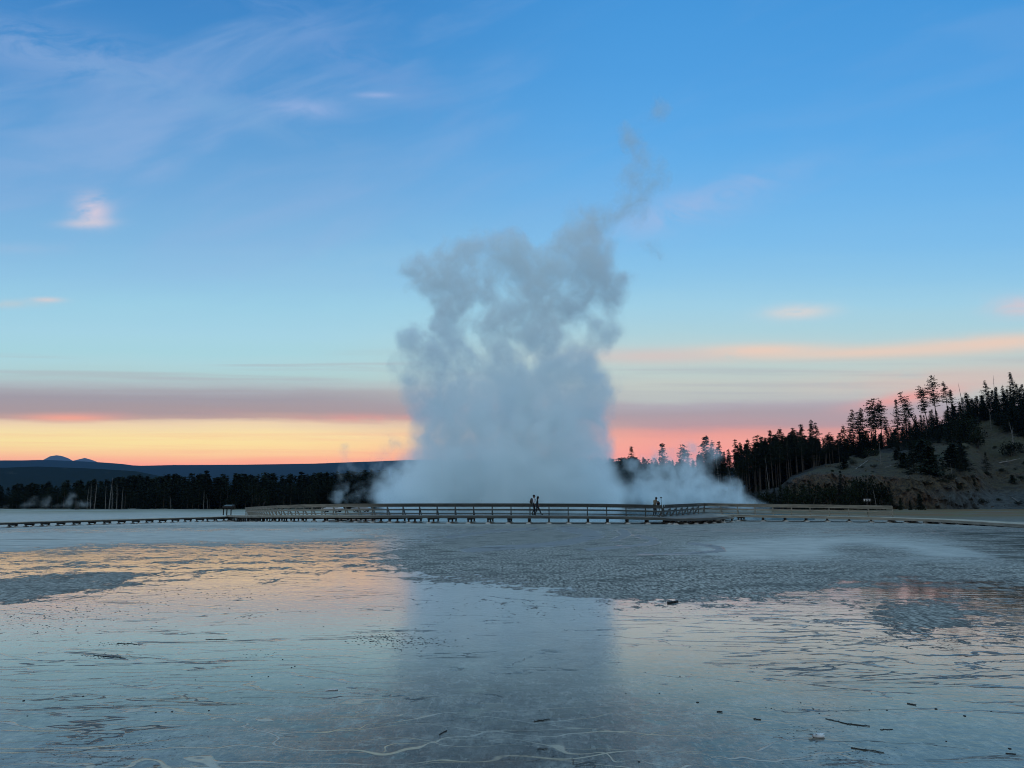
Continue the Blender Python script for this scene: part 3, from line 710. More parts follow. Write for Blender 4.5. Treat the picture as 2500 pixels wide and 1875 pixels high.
def bush_mesh(seed, mat):
    rng = random.Random(seed); V = []; Fc = []; st = MB()
    cs = [(Vector((rng.uniform(-.6, .6), rng.uniform(-.5, .5), rng.uniform(.35, .95))), rng.uniform(.28, .5)) for _ in range(11)]
    for c, r in cs:
        st.tube([(c.x * .25, c.y * .25, -.2), (c.x * .6, c.y * .6, c.z * .5), tuple(c)], [.03, .02, .008], 4, cap=False)
        for _ in range(75):
            d = Vector((rng.gauss(0, 1), rng.gauss(0, 1), rng.gauss(0, 1))).normalized() * r * rng.uniform(.55, 1.08)
            tri_clump(V, Fc, c + d, .10, rng, 1, 1.0)
    return mesh_from('foliage', V, Fc, mat), st.mesh('stem', M['trunk'])
BUSHES = [bush_mesh(s, M['leaf']) for s in (61, 62, 63)]
def place_tree(kindname, loc, h, rz, label, group=None, lean=(0, 0), name=None, wscale=1.0, var=None, cat='tree'):
    L = KINDS[kindname]; tm, cm, h0 = (L[var % len(L)] if var is not None else rt.choice(L))[:3]
    s = h / h0; nm = name or {'lodgepole': 'lodgepole_pine', 'full_pine': 'pine_tree', 'spruce': 'spruce_tree', 'open_pine': 'open_crowned_pine', 'young': 'young_spruce'}[kindname]
    o = thing(nm, label, cat, loc, 0, group); o.rotation_euler = (lean[0], lean[1], rz); o.scale = (s * wscale, s * wscale, s)
    tr_ = link_mesh('trunk', tm, o); tr_.scale = (.75 / wscale, .75 / wscale, 1); link_mesh('crown', cm, o); return o
def place_snag(loc, h, rz, label, group=None, lean=(0, 0), var=0, thick=1.0):
    me, h0 = SNAGS[var % 4]; o = bpy.data.objects.new('dead_tree', me); C.objects.link(o); s = h / h0
    o.location = loc; o.rotation_euler = (lean[0], lean[1], rz); o.scale = (s * thick, s * thick, s); return tag(o, label, 'dead tree', group)
def place_bush(loc, w, h, rz, label, group=None, var=0, name='shrub'):
    fm, sm = BUSHES[var % 3]; o = thing(name, label, 'shrub', loc, rz, group); o.scale = (w, w, h)
    link_mesh('foliage', fm, o); link_mesh('stem', sm, o); return o
rt = random.Random(77)

def tree_px(kindname, px, toppy, Y, zb, label, group=None, lean=(0, 0), wscale=1.0, var=None, minh=2.0):
    top = zat(toppy, Y); h = max(minh, top - zb)
    return place_tree(kindname, (GX(px, Y), Y, zb), h, rt.uniform(0, 6.28), label, group, lean, None, wscale, var)

# --- left wood: front row individually, the mass behind as one
TOPL = ([-400,0,100,210,260,420,560,700,800,860,1000,1200,1480],[1184,1184,1178,1172,1164,1158,1156,1155,1154,1150,1142,1130,1118])
gl_ = 'dark pines forming the edge of the left wood'
px = -60
while px < 1010:
    Y = rt.uniform(231, 246); x = GX(px, Y)
    tt = float(np.interp(px, *TOPL)) + rt.uniform(4, 24) + (10 if px < 210 else 0)
    if rt.random() < .12: tt -= 12
    lab = 'dark conifer at the wood edge behind the low left boardwalk' if px < 560 else 'dark conifer at the wood edge behind the left railing and side steam'
    tree_px(rt.choice(['full_pine', 'full_pine', 'spruce', 'lodgepole']), px, tt, Y, -0.8, lab, gl_ if px < 560 else 'dark conifers behind the left railing', wscale=rt.uniform(1.7, 2.4))
    px += rt.uniform(10, 19)
# pale snags in the left wood
sn = [(213,1188,1),(221,1180,2),(231,1172,0),(258,1184,3),(267,1172,1),(274,1190,2),(285,1180,0),(298,1188,3)]
desc = ['leftmost', 'second from left', 'third from left', 'fourth from left', 'tallest', 'sixth from left', 'seventh from left', 'rightmost']
for i, (px, ty, v) in enumerate(sn):
    Y = 229 - (i % 3) * .8
    ty2 = 1166 if desc[i] == 'tallest' else ty
    place_snag((GX(px, Y), Y, -.8), zat(ty2, Y) + .8, i * 1.3, 'bleached bare dead pine, %s in the pale cluster at the left wood' % desc[i], 'bleached dead pines on the left', ((i % 3 - 1) * .03, (i % 4 - 1.5) * .05), v, 1.1)
for i, (px, ty, v) in enumerate([(418,1208,2), (497,1196,0), (508,1206,1)]):
    place_snag((GX(px, 228), 228, -.8), zat(ty, 228) + .8, i * 2.0, ['small branchy grey dead tree alone at the wood edge', 'thin grey dead trunk in the wood left of the brown panel', 'shorter grey dead trunk leaning in the wood left of the brown panel'][i], None, (0, .12 * (i - 1)), v, 1.0)
place_bush((GX(570,226),226,-.8), 2.6, 4.4, .3, 'mid green shrub in front of the wood above the brown panel', 'shrubs at the left wood edge', 0)
place_bush((GX(636,226),226,-.8), 3.2, 5.0, 1.3, 'mid green shrub in front of the wood above the curved railing end', 'shrubs at the left wood edge', 1)
place_bush((GX(188,226),226,-.8), 2.2, 5.5, 2.0, 'yellowish green shrub behind the small steam on the left', 'shrubs at the left wood edge', 2)

def wood_mass(name, spots, label):
    VV = []; FF = []; off = 0; tv = []; 
    for (x, y, z, h, kn, ws) in spots:
        L = KINDS[kn]; it = rt.choice(L); V = np.array(it[3]); Fc = np.array(it[4]); s = h / it[2]
        keep = rt.random(); sel = np.random.RandomState(int(x * 7) % 9999).rand(len(Fc)) < .6; Fc = Fc[sel]
        a = rt.uniform(0, 6.28); c_, s_ = math.cos(a), math.sin(a)
        P = np.stack([(V[:, 0] * c_ - V[:, 1] * s_) * s * ws + x, (V[:, 0] * s_ + V[:, 1] * c_) * s * ws + y, V[:, 2] * s + z], 1)
        # enlarge each remaining leaf triangle a bit
        T = P[Fc.ravel()].reshape(-1, 3, 3); cen = T.mean(1, keepdims=True); T = cen + (T - cen) * 1.35
        VV.append(T.reshape(-1, 3)); n = len(T)
        FF.append(np.arange(n * 3).reshape(-1, 3) + off); off += n * 3
    V = np.concatenate(VV); Fc = np.concatenate(FF)
    me = bpy.data.meshes.new(name); me.vertices.add(len(V)); me.vertices.foreach_set('co', V.ravel())
    me.loops.add(Fc.size); me.loops.foreach_set('vertex_index', Fc.ravel()); me.polygons.add(len(Fc)); me.polygons.foreach_set('loop_start', np.arange(len(Fc)) * 3)
    me.update(calc_edges=True); me.materials.append(M['pine'])
    o = bpy.data.objects.new(name, me); C.objects.link(o); return tag(o, label, 'forest', kind='stuff')
sp_l = []
for k in range(430):
    px = rt.uniform(-250, 1560); Y = rt.uniform(248, 300); t_ = float(np.interp(px, *TOPL)) + rt.uniform(-2, 12)
    sp_l.append((GX(px, Y), Y, -1.0, max(4, zat(t_, Y) + 1), rt.choice(['full_pine', 'spruce']), 2.2))
wood_mass('distant_wood', sp_l, 'dense dark conifer wood stretching behind the left flat')

# --- right forest, trunks visible
gr_ = 'tall lodgepole pines with bare pale trunks right of the steam'
TOPR = ([1480,1560,1640,1700,1735,1790,1850,1880,1930,1975,2000,2040],[1108,1102,1104,1098,1085,1080,1062,1052,1040,1030,1048,1070])
spec = [(1545,1091,'lodgepole'),(1622,1084,'spruce'),(1674,1086,'open_pine'),(1730,1066,'spruce'),(1742,1076,'lodgepole'),(1762,1078,'lodgepole'),(1802,1073,'lodgepole'),(1830,1072,'lodgepole'),(1857,1063,'open_pine'),(1890,1052,'lodgepole'),(1912,1045,'full_pine'),(1946,1046,'lodgepole'),(1968,1036,'full_pine'),(1996,1025,'full_pine'),(2004,1032,'lodgepole'),(2033,1056,'open_pine'),(2057,1062,'lodgepole')]
for i, (px, ty, kn) in enumerate(spec):
    Y = 236 + (i % 4) * 3; zb = hill_z(px, Y)[0] - .3
    where = 'above the low steam' if px < 1740 else ('above the bare pale trunks' if px < 2015 else 'by the hill shoulder')
    kd = {'lodgepole': 'tall pine', 'spruce': 'slim pointed spruce', 'open_pine': 'thin open-crowned pine', 'full_pine': 'broad pine'}[kn]
    same = [s for s in spec if s[2] == kn and ((s[0] < 1740) == (px < 1740)) and ((s[0] < 2015) == (px < 2015))]
    nth = ['first', 'second', 'third', 'fourth', 'fifth', 'sixth', 'seventh', 'eighth'][same.index((px, ty, kn))]
    lab = '%s %s%s, on the tree line' % (kd, where, '' if len(same) == 1 else ', %s such from left' % nth)
    tree_px(kn, px, ty, Y, zb, lab, gr_ if kn == 'lodgepole' else None, wscale=rt.uniform(1.3, 1.7))
px = 1478
while px < 2050:
    for row in range(3):
        Y = 224 + row * 10 + rt.uniform(-3, 3); p2 = px + rt.uniform(-8, 8)
        zb = hill_z(p2, Y)[0] - .3
        ty = float(np.interp(p2, *TOPR)) + rt.uniform(8, 34) + (2 - row) * 5
        kn = 'lodgepole' if row < 2 or rt.random() < .5 else 'full_pine'
        where = 'behind the steam right of the plume' if px < 1740 else 'between the steam and the hill'
        tree_px(kn, p2, ty, Y, zb, 'tall pine with bare pale trunk in the crowd %s' % where, 'pines crowded ' + where, (rt.uniform(-.02, .02), rt.uniform(-.03, .03)), rt.uniform(1.2, 1.7), minh=9)
    px += rt.uniform(13, 20)
for i, (px, by, ty, ln) in enumerate([(1820,1178,1112,-.33), (1795,1165,1120,-.6), (1759,1150,1100,.1), (1880,1180,1115,.08)]):
    Y = 222; zb = hill_z(px, Y)[0]
    place_snag((GX(px, Y), Y, zb), zat(ty, Y) - zb, i, ['pale dead trunk leaning left among the straight pine trunks', 'pale dead trunk fallen steeply leftward against the pines', 'upright pale dead trunk at the edge of the steam', 'upright pale dead trunk nearest the bare rock shoulder'][i], None, (0, ln), i, .8)
sp_r = []
for k in range(110):
    px = rt.uniform(1860, 2120); Y = rt.uniform(240, 268); zb = hill_z(px, Y)[0] - .5; t_ = float(np.interp(px, [1860,1980,2040,2120], [1075,1062,1082,1075])) + rt.uniform(0, 26)
    sp_r.append((GX(px, Y), Y, zb, max(4, zat(t_, Y) - zb), 'spruce', 1.7))
for k in range(120):
    px = rt.uniform(1440, 2080); Y = rt.uniform(256, 290); t_ = float(np.interp(px, *TOPR)) + rt.uniform(14, 34)
    zb = hill_z(px, Y)[0] - .5; sp_r.append((GX(px, Y), Y, zb, max(6, zat(t_, Y) - zb), 'full_pine', 1.3))
# dark bushy growth at foot, x 1760..2180
gb = 'dark bushy young conifers at the foot of the cliff'
foot = []
px = 1600
FT = ([1600,1800,1900,1950,2000,2050,2100,2140,2180,2200],[1200,1192,1180,1178,1172,1168,1172,1178,1188,1215])
while px < 2190:
    Y = rt.uniform(158, 165); ty = float(np.interp(px, *FT)) + rt.uniform(-4, 16); zb = -.3
    kn = rt.choice(['spruce', 'full_pine', 'full_pine'])
    if px > 1740:
        lab = 'dark bushy conifer in the thicket at the foot of the cliff behind the hiker sign' if px > 2000 else 'dark bushy conifer in the thicket between the steam and the cliff'
        tree_px(kn, px, ty, Y, zb, lab, gb if px > 2000 else 'dark bushy conifers right of the steam', wscale=1.6)
    else: tree_px('full_pine', px, ty, Y + 6, zb, 'dark bushy conifer half hidden by the low steam on the right', 'dark conifers behind the low steam', wscale=1.4)
    px += rt.uniform(13, 22)
for i, (px, ty, w) in enumerate([(2152,1184,3.4), (2118,1180,3.0), (2086,1186,3.0), (2030,1190,3.2), (1975,1196,3.2), (1925,1200,3.2), (1870,1205,3.0)]):
    Y = 155; place_bush((GX(px, Y), Y, -.2), w, zat(ty, Y) + .2, i, 'leafy dark green shrub behind the right railing before the thicket, %s from right' % (['first', 'second', 'third', 'fourth', 'fifth', 'sixth', 'seventh'][i]), 'leafy shrubs in front of the thicket', i)
place_snag((GX(2140,152),152,-.2), 4.6, .5, 'small forked white dead trunk beside the hiker sign', None, (0,-.08), 0, 1.3)
# small spruces at cliff foot
for i, (px, ty, by, kn, w) in enumerate([(2057,1150,1200,'spruce',1.0),(2247,1206,1243,'young',1.1),(2199,1216,1243,'young',.9),(2222,1224,1243,'young',.8)]):
    Y = 158 if i else 166; zb = -.1 if i else .3
    tree_px(kn, px, ty, Y, zb, ['dark pointed spruce rising in front of the orange cliff end', 'lone small spruce at the foot of the brown cliff', 'small dark spruce just right of the railing end', 'smallest spruce between two others at the cliff foot'][i], None, wscale=w)

# --- trees on the slope with individual character: px, top, base, kind, lean, label
hl = [
 (2095,1000,1108,'lodgepole',0,'tall pine with bare trunk standing alone at the left shoulder of the hill'),
 (2074,1037,1118,'spruce',0,'pointed spruce left of the tall bare-trunked pine on the shoulder'),
 (2122,996,1100,'full_pine',0,'dense pine right of the tall bare-trunked pine on the shoulder'),
 (2141,977,1095,'open_pine',0,'left one of the tall trio of open pines on the shoulder'),
 (2151,974,1095,'open_pine',0,'middle one of the tall trio of open pines on the shoulder'),
 (2166,978,1092,'open_pine',0,'right one of the tall trio of open pines on the shoulder'),
 (2110,1006,1100,'open_pine',0,'thin pine between the bare-trunked pine and the trio'),
 (2179,1018,1085,'open_pine',0,'short ragged pine just right of the tall trio'),
 (2207,974,1062,'full_pine',0,'broad pine with a sharp tip in the gap right of the trio'),
 (2229,985,1058,'open_pine',0,'thin ragged pine beside the leaning one'),
 (2263,960,1032,'open_pine',-.42,'pine leaning strongly to the left on the skyline'),
 (2284,942,1034,'open_pine',-.10,'tall bare-stemmed pine with a tufted flat crown on the skyline'),
 (2306,917,1004,'open_pine',-.03,'tallest lanky pine on the skyline of the hill'),
 (2336,931,1004,'lodgepole',-.02,'upright pine right of the tallest skyline pine'),
 (2348,951,1000,'full_pine',0,'shorter dense pine at the right of the upright skyline pair'),
 (2435,929,1000,'lodgepole',0,'broad dark pine rising near the top of the hill'),
 (2476,940,985,'spruce',0,'pointed dark spruce near the right edge on the hilltop'),
 (2503,910,975,'full_pine',0,'large dark pine cut by the right edge on the hilltop'),
 (2340,1027,1118,'spruce',0,'slim dark spruce hanging on the slope left of the round bushes'),
 (2417,1103,1158,'full_pine',0,'lone bushy pine on the open scree slope'),
 (2278,1096,1158,'spruce',0,'dark spruce above the brown cliff, middle of the slope'),
 (2240,1108,1155,'full_pine',0,'low dark pine above the cliff, left of the middle spruce'),
 (2310,1130,1160,'full_pine',0,'low dark pine above the cliff, right of the middle spruce'),
 (2199,1098,1121,'young',0,'small dark spruce on the bare slope right of the stump'),
 (2068,1116,1146,'young',0,'small dark spruce on the edge of the bare rock shoulder'),
 (2120,1106,1118,'young',0,'tiny dark spruce clump under the shoulder pines'),
 (2478,1160,1178,'young',0,'tiny spruce at the top of the grey scree near the right edge'),
]
for i, (px, ty, by, kn, ln, lab) in enumerate(hl):
    Y = min(262, hill_at(px, by))
    zb = hill_z(px, Y)[0] - .2
    w = {'full_pine': 1.5, 'spruce': 1.5, 'open_pine': 1.25, 'lodgepole': 1.7, 'young': 1.9}[kn]
    if 'trio' in lab: w = 1.2
    h = zat(ty, Y) - zb
    hh = h / math.cos(ln) if ln else h
    place_tree(kn, (GX(px, Y), Y, zb), max(1.5, hh), rt.uniform(0, 6.28) if not ln else 0.0, lab, None, (0, ln), None, w, i)
for i, (px, ty, by, ln, v, lab) in enumerate([
 (2378,934,1015,-.10,3,'needle-thin dead trunk sticking up on the skyline'),
 (2456,917,985,-.02,3,'thin dead spike on the hilltop near the right edge'),
 (2266,989,1033,-.02,3,'short dead spike between the leaning pine and the flat-crowned pine'),
 (2371,976,1034,-.20,1,'pale bare trunk leaning left below the skyline spike'),
 (2277,1026,1086,0,1,'grey dead trunk on the slope below the flat-crowned pine'),
 (2439,1000,1050,.04,2,'grey dead tree with long branches above the rocky gully'),
 (2493,1028,1104,-.06,2,'large grey branching dead tree at the right edge'),
 (2484,1040,1104,.20,0,'smaller grey dead tree leaning beside the large one at the right edge'),
 (2159,1078,1138,0,2,'twisted grey stump with dead limbs on the rocky shoulder'),
 (2332,1130,1180,0,1,'thin grey dead trunk standing on the cliff edge')]):
    Y = min(258, hill_at(px, by)); zb = hill_z(px, Y)[0] - .2
    place_snag((GX(px, Y), Y, zb), max(1.5, zat(ty, Y) - zb), i * .9, lab, None, (0, ln), v, 1.0 if v != 3 else .8)
for i, (px, py, w, h, lab) in enumerate([(2352,1068,5.0,5.0,'round dark bush in the dense group high on the slope, left one'),(2378,1066,5.5,5.6,'round dark bush in the dense group high on the slope, right one'),(2400,1085,4.6,4.4,'low dark bush under the round pair on the slope'),(2248,1098,3.0,3.6,'rounded bush on the slope above the low dark pine'),(2268,1095,2.4,3.0,'smaller rounded bush beside the grey dead trunk'),(2138,1108,3.2,2.4,'low dark bush behind the twisted stump'),(2483,1108,3.6,4.0,'black bush under the dead tree at the right edge'),(2310,1062,3.4,3.0,'low bush beside the fallen pale log high on the slope')]):
    Y = hill_at(px, py + 8); zb = hill_z(px, Y)[0] - .2; place_bush((GX(px, Y), Y, zb), w, h, i * .8, lab, None, i)
# ridge filler forest
TOPH = ([2030,2100,2180,2230,2290,2320,2360,2400,2450,2500,2700],[1070,1056,1044,1024,1004,994,972,960,948,938,910])
BOT = ([2030,2100,2170,2240,2300,2345,2375,2400,2440,2470,2500,2700],[1120,1106,1102,1100,1082,1086,1080,1036,1024,1056,1070,1060])
gh = 'dark pines crowding the ridge of the hill'
px = 2040
while px < 2580:
    for r_ in range(7):
        p2 = px + rt.uniform(-7, 7); yt = float(np.interp(p2, *TOPH)); yb = float(np.interp(p2, *BOT)); f = r_ / 6
        by = yb + (float(np.interp(p2, *YR)) - yb) * f - 2
        Y = hill_at(p2, max(by, float(np.interp(p2, *YR)) + 1)) + rt.uniform(-1, 1); zb = hill_z(p2, Y)[0] - .3
        ty = yt + (yb - yt) * .50 * (1 - f) + rt.uniform(-8, 12); h = max(4.0, min(12, zat(ty, Y) - zb))
        side = 'left shoulder' if p2 < 2200 else ('middle' if p2 < 2350 else 'top')
        place_tree(rt.choice(['full_pine', 'spruce', 'full_pine']), (GX(p2, Y), Y, zb), h, rt.uniform(0, 6), 'dark conifer in the dense stand on the %s of the hill' % side, 'dark conifers on the %s of the hill' % side, (0, 0), None, 2.0)
    px += rt.uniform(15, 23)
wood_mass('distant_wood', sp_r, 'dark pine wood filling in behind the tall trunks on the right')
for i in range(16):
    px = rt.uniform(2205, 2365); by = rt.uniform(1118, 1166); Y = hill_at(px, by); zb = hill_z(px, Y)[0] - .2
    place_tree(rt.choice(['full_pine', 'spruce', 'young']), (GX(px, Y), Y, zb), rt.uniform(2.5, 7.5), rt.uniform(0, 6), 'dark young conifer among others just above the brown cliff', 'young conifers above the cliff', (0, 0), None, 1.9)
for i in range(60):
    px = rt.uniform(1990, 2560); by = rt.uniform(1090, 1235)
    if by < float(np.interp(px, *BOT)) + 8: continue
    Y = hill_at(px, by); zb = hill_z(px, Y)[0] - .1; w = rt.uniform(.6, 1.5)
    place_bush((GX(px, Y), Y, zb), w, w * rt.uniform(.6, 1.0), i, 'low dark scrub clump dotted on the bare slope', 'scrub dotted over the slope', i)
def scree():
    rg = random.Random(5); mb = MB()
    for i in range(900):
        px = rg.uniform(1940, 2580); by = rg.uniform(1070, 1242)
        if by < float(np.interp(px, *BOT)) + 4: continue
        if px < 2370 and rg.random() < .4: continue
        Y = hill_at(px, by) - .2; p = Vector((GX(px, Y), Y, hill_z(px, Y)[0] + .1)); s_ = rg.uniform(.08, .30) * (1.6 if rg.random() < .1 else 1); b = len(mb.v)
        pts = [p + Vector((rg.uniform(-1, 1), rg.uniform(-1, 1), rg.uniform(-.3, 1))) * s_ for _ in range(6)]
        mb.v += [tuple(q) for q in pts]
        for q in ((0, 1, 2), (0, 2, 3), (0, 3, 4), (1, 2, 5), (2, 3, 5), (3, 4, 5), (4, 1, 5), (0, 4, 1)): mb.f.append(tuple(b + k for k in q)); mb.m.append(0)
    tag(mb.obj('scree_stones', simple('scree_stone', (.085, .074, .058), .95, .5, .6)), 'loose pale stones scattered over the slope and scree', 'stones', kind='stuff')
scree()
# fallen logs
def log(name, a, b, r, lab, mat='snag', n=7):
    m = MB(); a, b = Vector(a), Vector(b); rg = random.Random(int(a.x * 10)); pts = []; rs = []
    for i in range(n):
        f = i / (n - 1); p = a.lerp(b, f); p += Vector((rg.uniform(-1, 1), rg.uniform(-1, 1), rg.uniform(-.5, .5))) * r * .5; pts.append(p); rs.append(r * (1 - .45 * f) * rg.uniform(.85, 1.15))
    m.tube(pts, rs, 7)
    for k in range(3):
        f = rg.uniform(.3, .9); p = a.lerp(b, f); q = p + Vector((rg.uniform(-1, 1), rg.uniform(-1, 1), rg.uniform(.3, 1))) * r * 5; m.tube([p, q], [r * .35, r * .12], 4, cap=False)
    o = m.obj(name, M[mat]); return tag(o, lab, 'log')
def slope_log(p1, p2, r, lab):
    Y1 = hill_at(*p1) - .3; Y2 = hill_at(*p2) - .3
    log('fallen_log', W(p1[0], p1[1] - 1, Y1), W(p2[0], p2[1] - 1, Y2), r, lab)
slope_log((2088,1147), (2120,1124), .14, 'dark fallen log lying diagonally on the rocky shoulder')
slope_log((2120,1123), (2153,1125), .10, 'pale fallen log lying level beside the twisted stump')
slope_log((2438,1132), (2490,1121), .20, 'long fallen log right of the lone pine on the scree')
slope_log((2276,1051), (2304,1059), .28, 'pale fallen log just under the skyline trees')
slope_log((2178,1137), (2160,1143), .12, 'short curved dead limb at the foot of the stump')
slope_log((2470,1215), (2495,1232), .12, 'thin log on the grey scree near the right edge')

# ------------------------------------------------------------------ boardwalks and railings
def resample(pts, step):
    out = [Vector(pts[0])]; acc = 0
    for a, b in zip(pts[:-1], pts[1:]):
        a, b = Vector(a), Vector(b); L = (b - a).length; d = step - acc
        while d <= L: out.append(a.lerp(b, d / L)); d += step
        acc = (acc + L) % step if False else L - (d - step)
    return out
def smooth_path(keys):
    P = [Vector((GX(px, Y), Y, z)) for px, Y, z in keys]; out = []
    for i in range(len(P) - 1):
        p0 = P[max(i - 1, 0)]; p1 = P[i]; p2 = P[i + 1]; p3 = P[min(i + 2, len(P) - 1)]
        for k in range(8):
            t_ = k / 8
            out.append(0.5 * ((2 * p1) + (p2 - p0) * t_ + (2 * p0 - 5 * p1 + 4 * p2 - p3) * t_ * t_ + (3 * p1 - p0 - 3 * p2 + p3) * t_ ** 3))
    out.append(P[-1]); return out
def perps(P):
    out = []
    for i in range(len(P)):
        d = P[min(i + 1, len(P) - 1)] - P[max(i - 1, 0)]; d.z = 0; d.normalize(); out.append(Vector((d.y, -d.x, 0)))
    return out   # points to the right of travel: toward camera when travelling left -> right
def offset(P, w):
    return [p + n * w for p, n in zip(P, perps(P))]
RAILH = 1.03
keysA = [(600,103,-.02),(612,97,.08),(628,91,.18),(648,85.5,.28),(678,80,.40),(715,77,.48),(764,74,.55),(831,71.5,.60),(905,69.5,.63),(984,68,.655),(1071,67,.665),(1250,66,.67),(1424,65.6,.65),(1500,65.4,.62),(1560,65.2,.58),(1616,65,.53)]
keysB = [(1622,66,.55),(1718,76,.66)]
keysC = [(1718,76,.66),(1830,73.4,.60),(1930,72.2,.56),(2000,71.4,.53),(2100,70.0,.48),(2178,68.8,.44)]
keysC2 = keysC + [(2300,65.5,.38),(2400,62,.32),(2520,57,.25),(2640,52,.2)]
DW = 2.5
def plank_strip(mb, La, Lb, th=.05, pw=.145, gap=.012):
    """planks across between two edge polylines of equal length"""
    for (a0, a1), (b0, b1) in zip(zip(La[:-1], La[1:]), zip(Lb[:-1], Lb[1:])):
        n = max(1, int(round(max((a1 - a0).length, (b1 - b0).length) / pw)))
        for k in range(n):
            f0 = (k + gap / pw) / n if n > 1 else 0.04; f1 = (k + 1) / n
            P = [a0.lerp(a1, f0), b0.lerp(b1, f0), b0.lerp(b1, f1), a0.lerp(a1, f1)]
            dz = Vector((0, 0, th)); mb.quadbox([p - dz for p in P] + list(P))
def strip_board(mb, P, off, ztop, h, w):
    Q = offset(P, off)
    for a, b in zip(Q[:-1], Q[1:]):
        d = (b - a).normalized() * .004
        mb.beam(a + Vector((0, 0, ztop - h / 2)) - d * 0, b + Vector((0, 0, ztop - h / 2)) + d, w, h)
SUPP = {}
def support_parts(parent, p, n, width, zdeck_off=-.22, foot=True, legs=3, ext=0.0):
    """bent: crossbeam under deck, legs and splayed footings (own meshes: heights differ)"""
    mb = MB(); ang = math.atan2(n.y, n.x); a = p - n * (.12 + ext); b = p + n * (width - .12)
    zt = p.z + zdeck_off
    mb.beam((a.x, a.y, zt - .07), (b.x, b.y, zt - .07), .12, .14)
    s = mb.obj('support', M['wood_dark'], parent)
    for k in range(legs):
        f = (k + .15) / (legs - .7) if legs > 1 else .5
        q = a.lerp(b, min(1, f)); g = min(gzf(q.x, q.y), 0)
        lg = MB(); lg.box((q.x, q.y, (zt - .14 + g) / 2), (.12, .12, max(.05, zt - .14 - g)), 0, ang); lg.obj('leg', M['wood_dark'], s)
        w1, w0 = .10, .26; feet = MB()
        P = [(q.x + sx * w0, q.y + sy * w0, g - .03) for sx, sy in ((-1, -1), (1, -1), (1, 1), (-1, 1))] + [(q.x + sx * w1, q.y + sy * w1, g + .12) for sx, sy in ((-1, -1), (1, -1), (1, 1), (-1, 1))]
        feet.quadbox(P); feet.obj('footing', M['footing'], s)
main = thing('boardwalk', 'raised grey plank boardwalk with viewing platform crossing in front of the steaming pool', 'boardwalk')
deck = MB(); fas = MB()
PA = smooth_path(keysA); PB = [Vector((GX(a, b), b, c)) for a, b, c in keysB]; PC = smooth_path(keysC2)
FA = offset(PA, DW)
plank_strip(deck, PA, FA)
FC = offset(PC, DW)
# right walkway starts after the platform corner
j0 = 4
plank_strip(deck, PC[j0:], FC[j0:])
# platform between: polygon strips
pl_back = [PA[-1], Vector((GX(1622,67),67,.54)), PB[0].lerp(PB[1], .35), PB[0].lerp(PB[1], .7), PB[1], PC[j0]]
pl_front = [FA[-1], Vector((GX(1650,61.4),61.4,.50)), Vector((GX(1700,62.2),62.2,.50)), Vector((GX(1745,64.5),64.5,.53)), Vector((GX(1790,68),68,.56)), FC[j0]]
plank_strip(deck, pl_back, pl_front, .055)
deck.obj('deck', M['wood_deck'], main)
for P in (PA, PC[j0:]):
    for w_ in (DW - .03, .06, DW * .5):
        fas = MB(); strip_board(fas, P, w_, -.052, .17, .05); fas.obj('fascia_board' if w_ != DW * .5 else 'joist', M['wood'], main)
fas = MB()
for a, b in zip(pl_front[:-1], pl_front[1:]): fas.beam(a + Vector((0, .03, -.14)), b + Vector((0, .03, -.14)), .05, .17)
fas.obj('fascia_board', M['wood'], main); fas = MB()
for a, b in zip(pl_back[:-1], pl_back[1:]): fas.beam(a + Vector((0, -.05, -.14)), b + Vector((0, -.05, -.14)), .05, .17)
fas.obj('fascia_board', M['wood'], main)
RA = resample(PA, 1.68)
for p, n in zip(RA, perps(RA)): support_parts(main, p, n, DW, ext=.5)
RC = resample(PC[j0:], 1.9)
for p, n in zip(RC, perps(RC)): support_parts(main, p, n, DW, ext=.3 if p.x < 35 else 0)
for a, b in ((0, 0), (1, 1), (2, 2), (3, 3), (4, 4)):
    if a == 0: continue
    p = pl_back[a].copy(); q = pl_front[b]; n = (q - p); w_ = n.length; n.z = 0; n.normalize(); support_parts(main, p, n, w_, legs=4)
# a few intermediate supports under platform front
for f_ in (.5, 1.5, 2.5, 3.5):
    i = int(f_); p = pl_back[i].lerp(pl_back[i + 1], .5); q = pl_front[i].lerp(pl_front[i + 1], .5); n = q - p; w_ = n.length; n.z = 0; n.normalize(); support_parts(main, p, n, w_, legs=4)

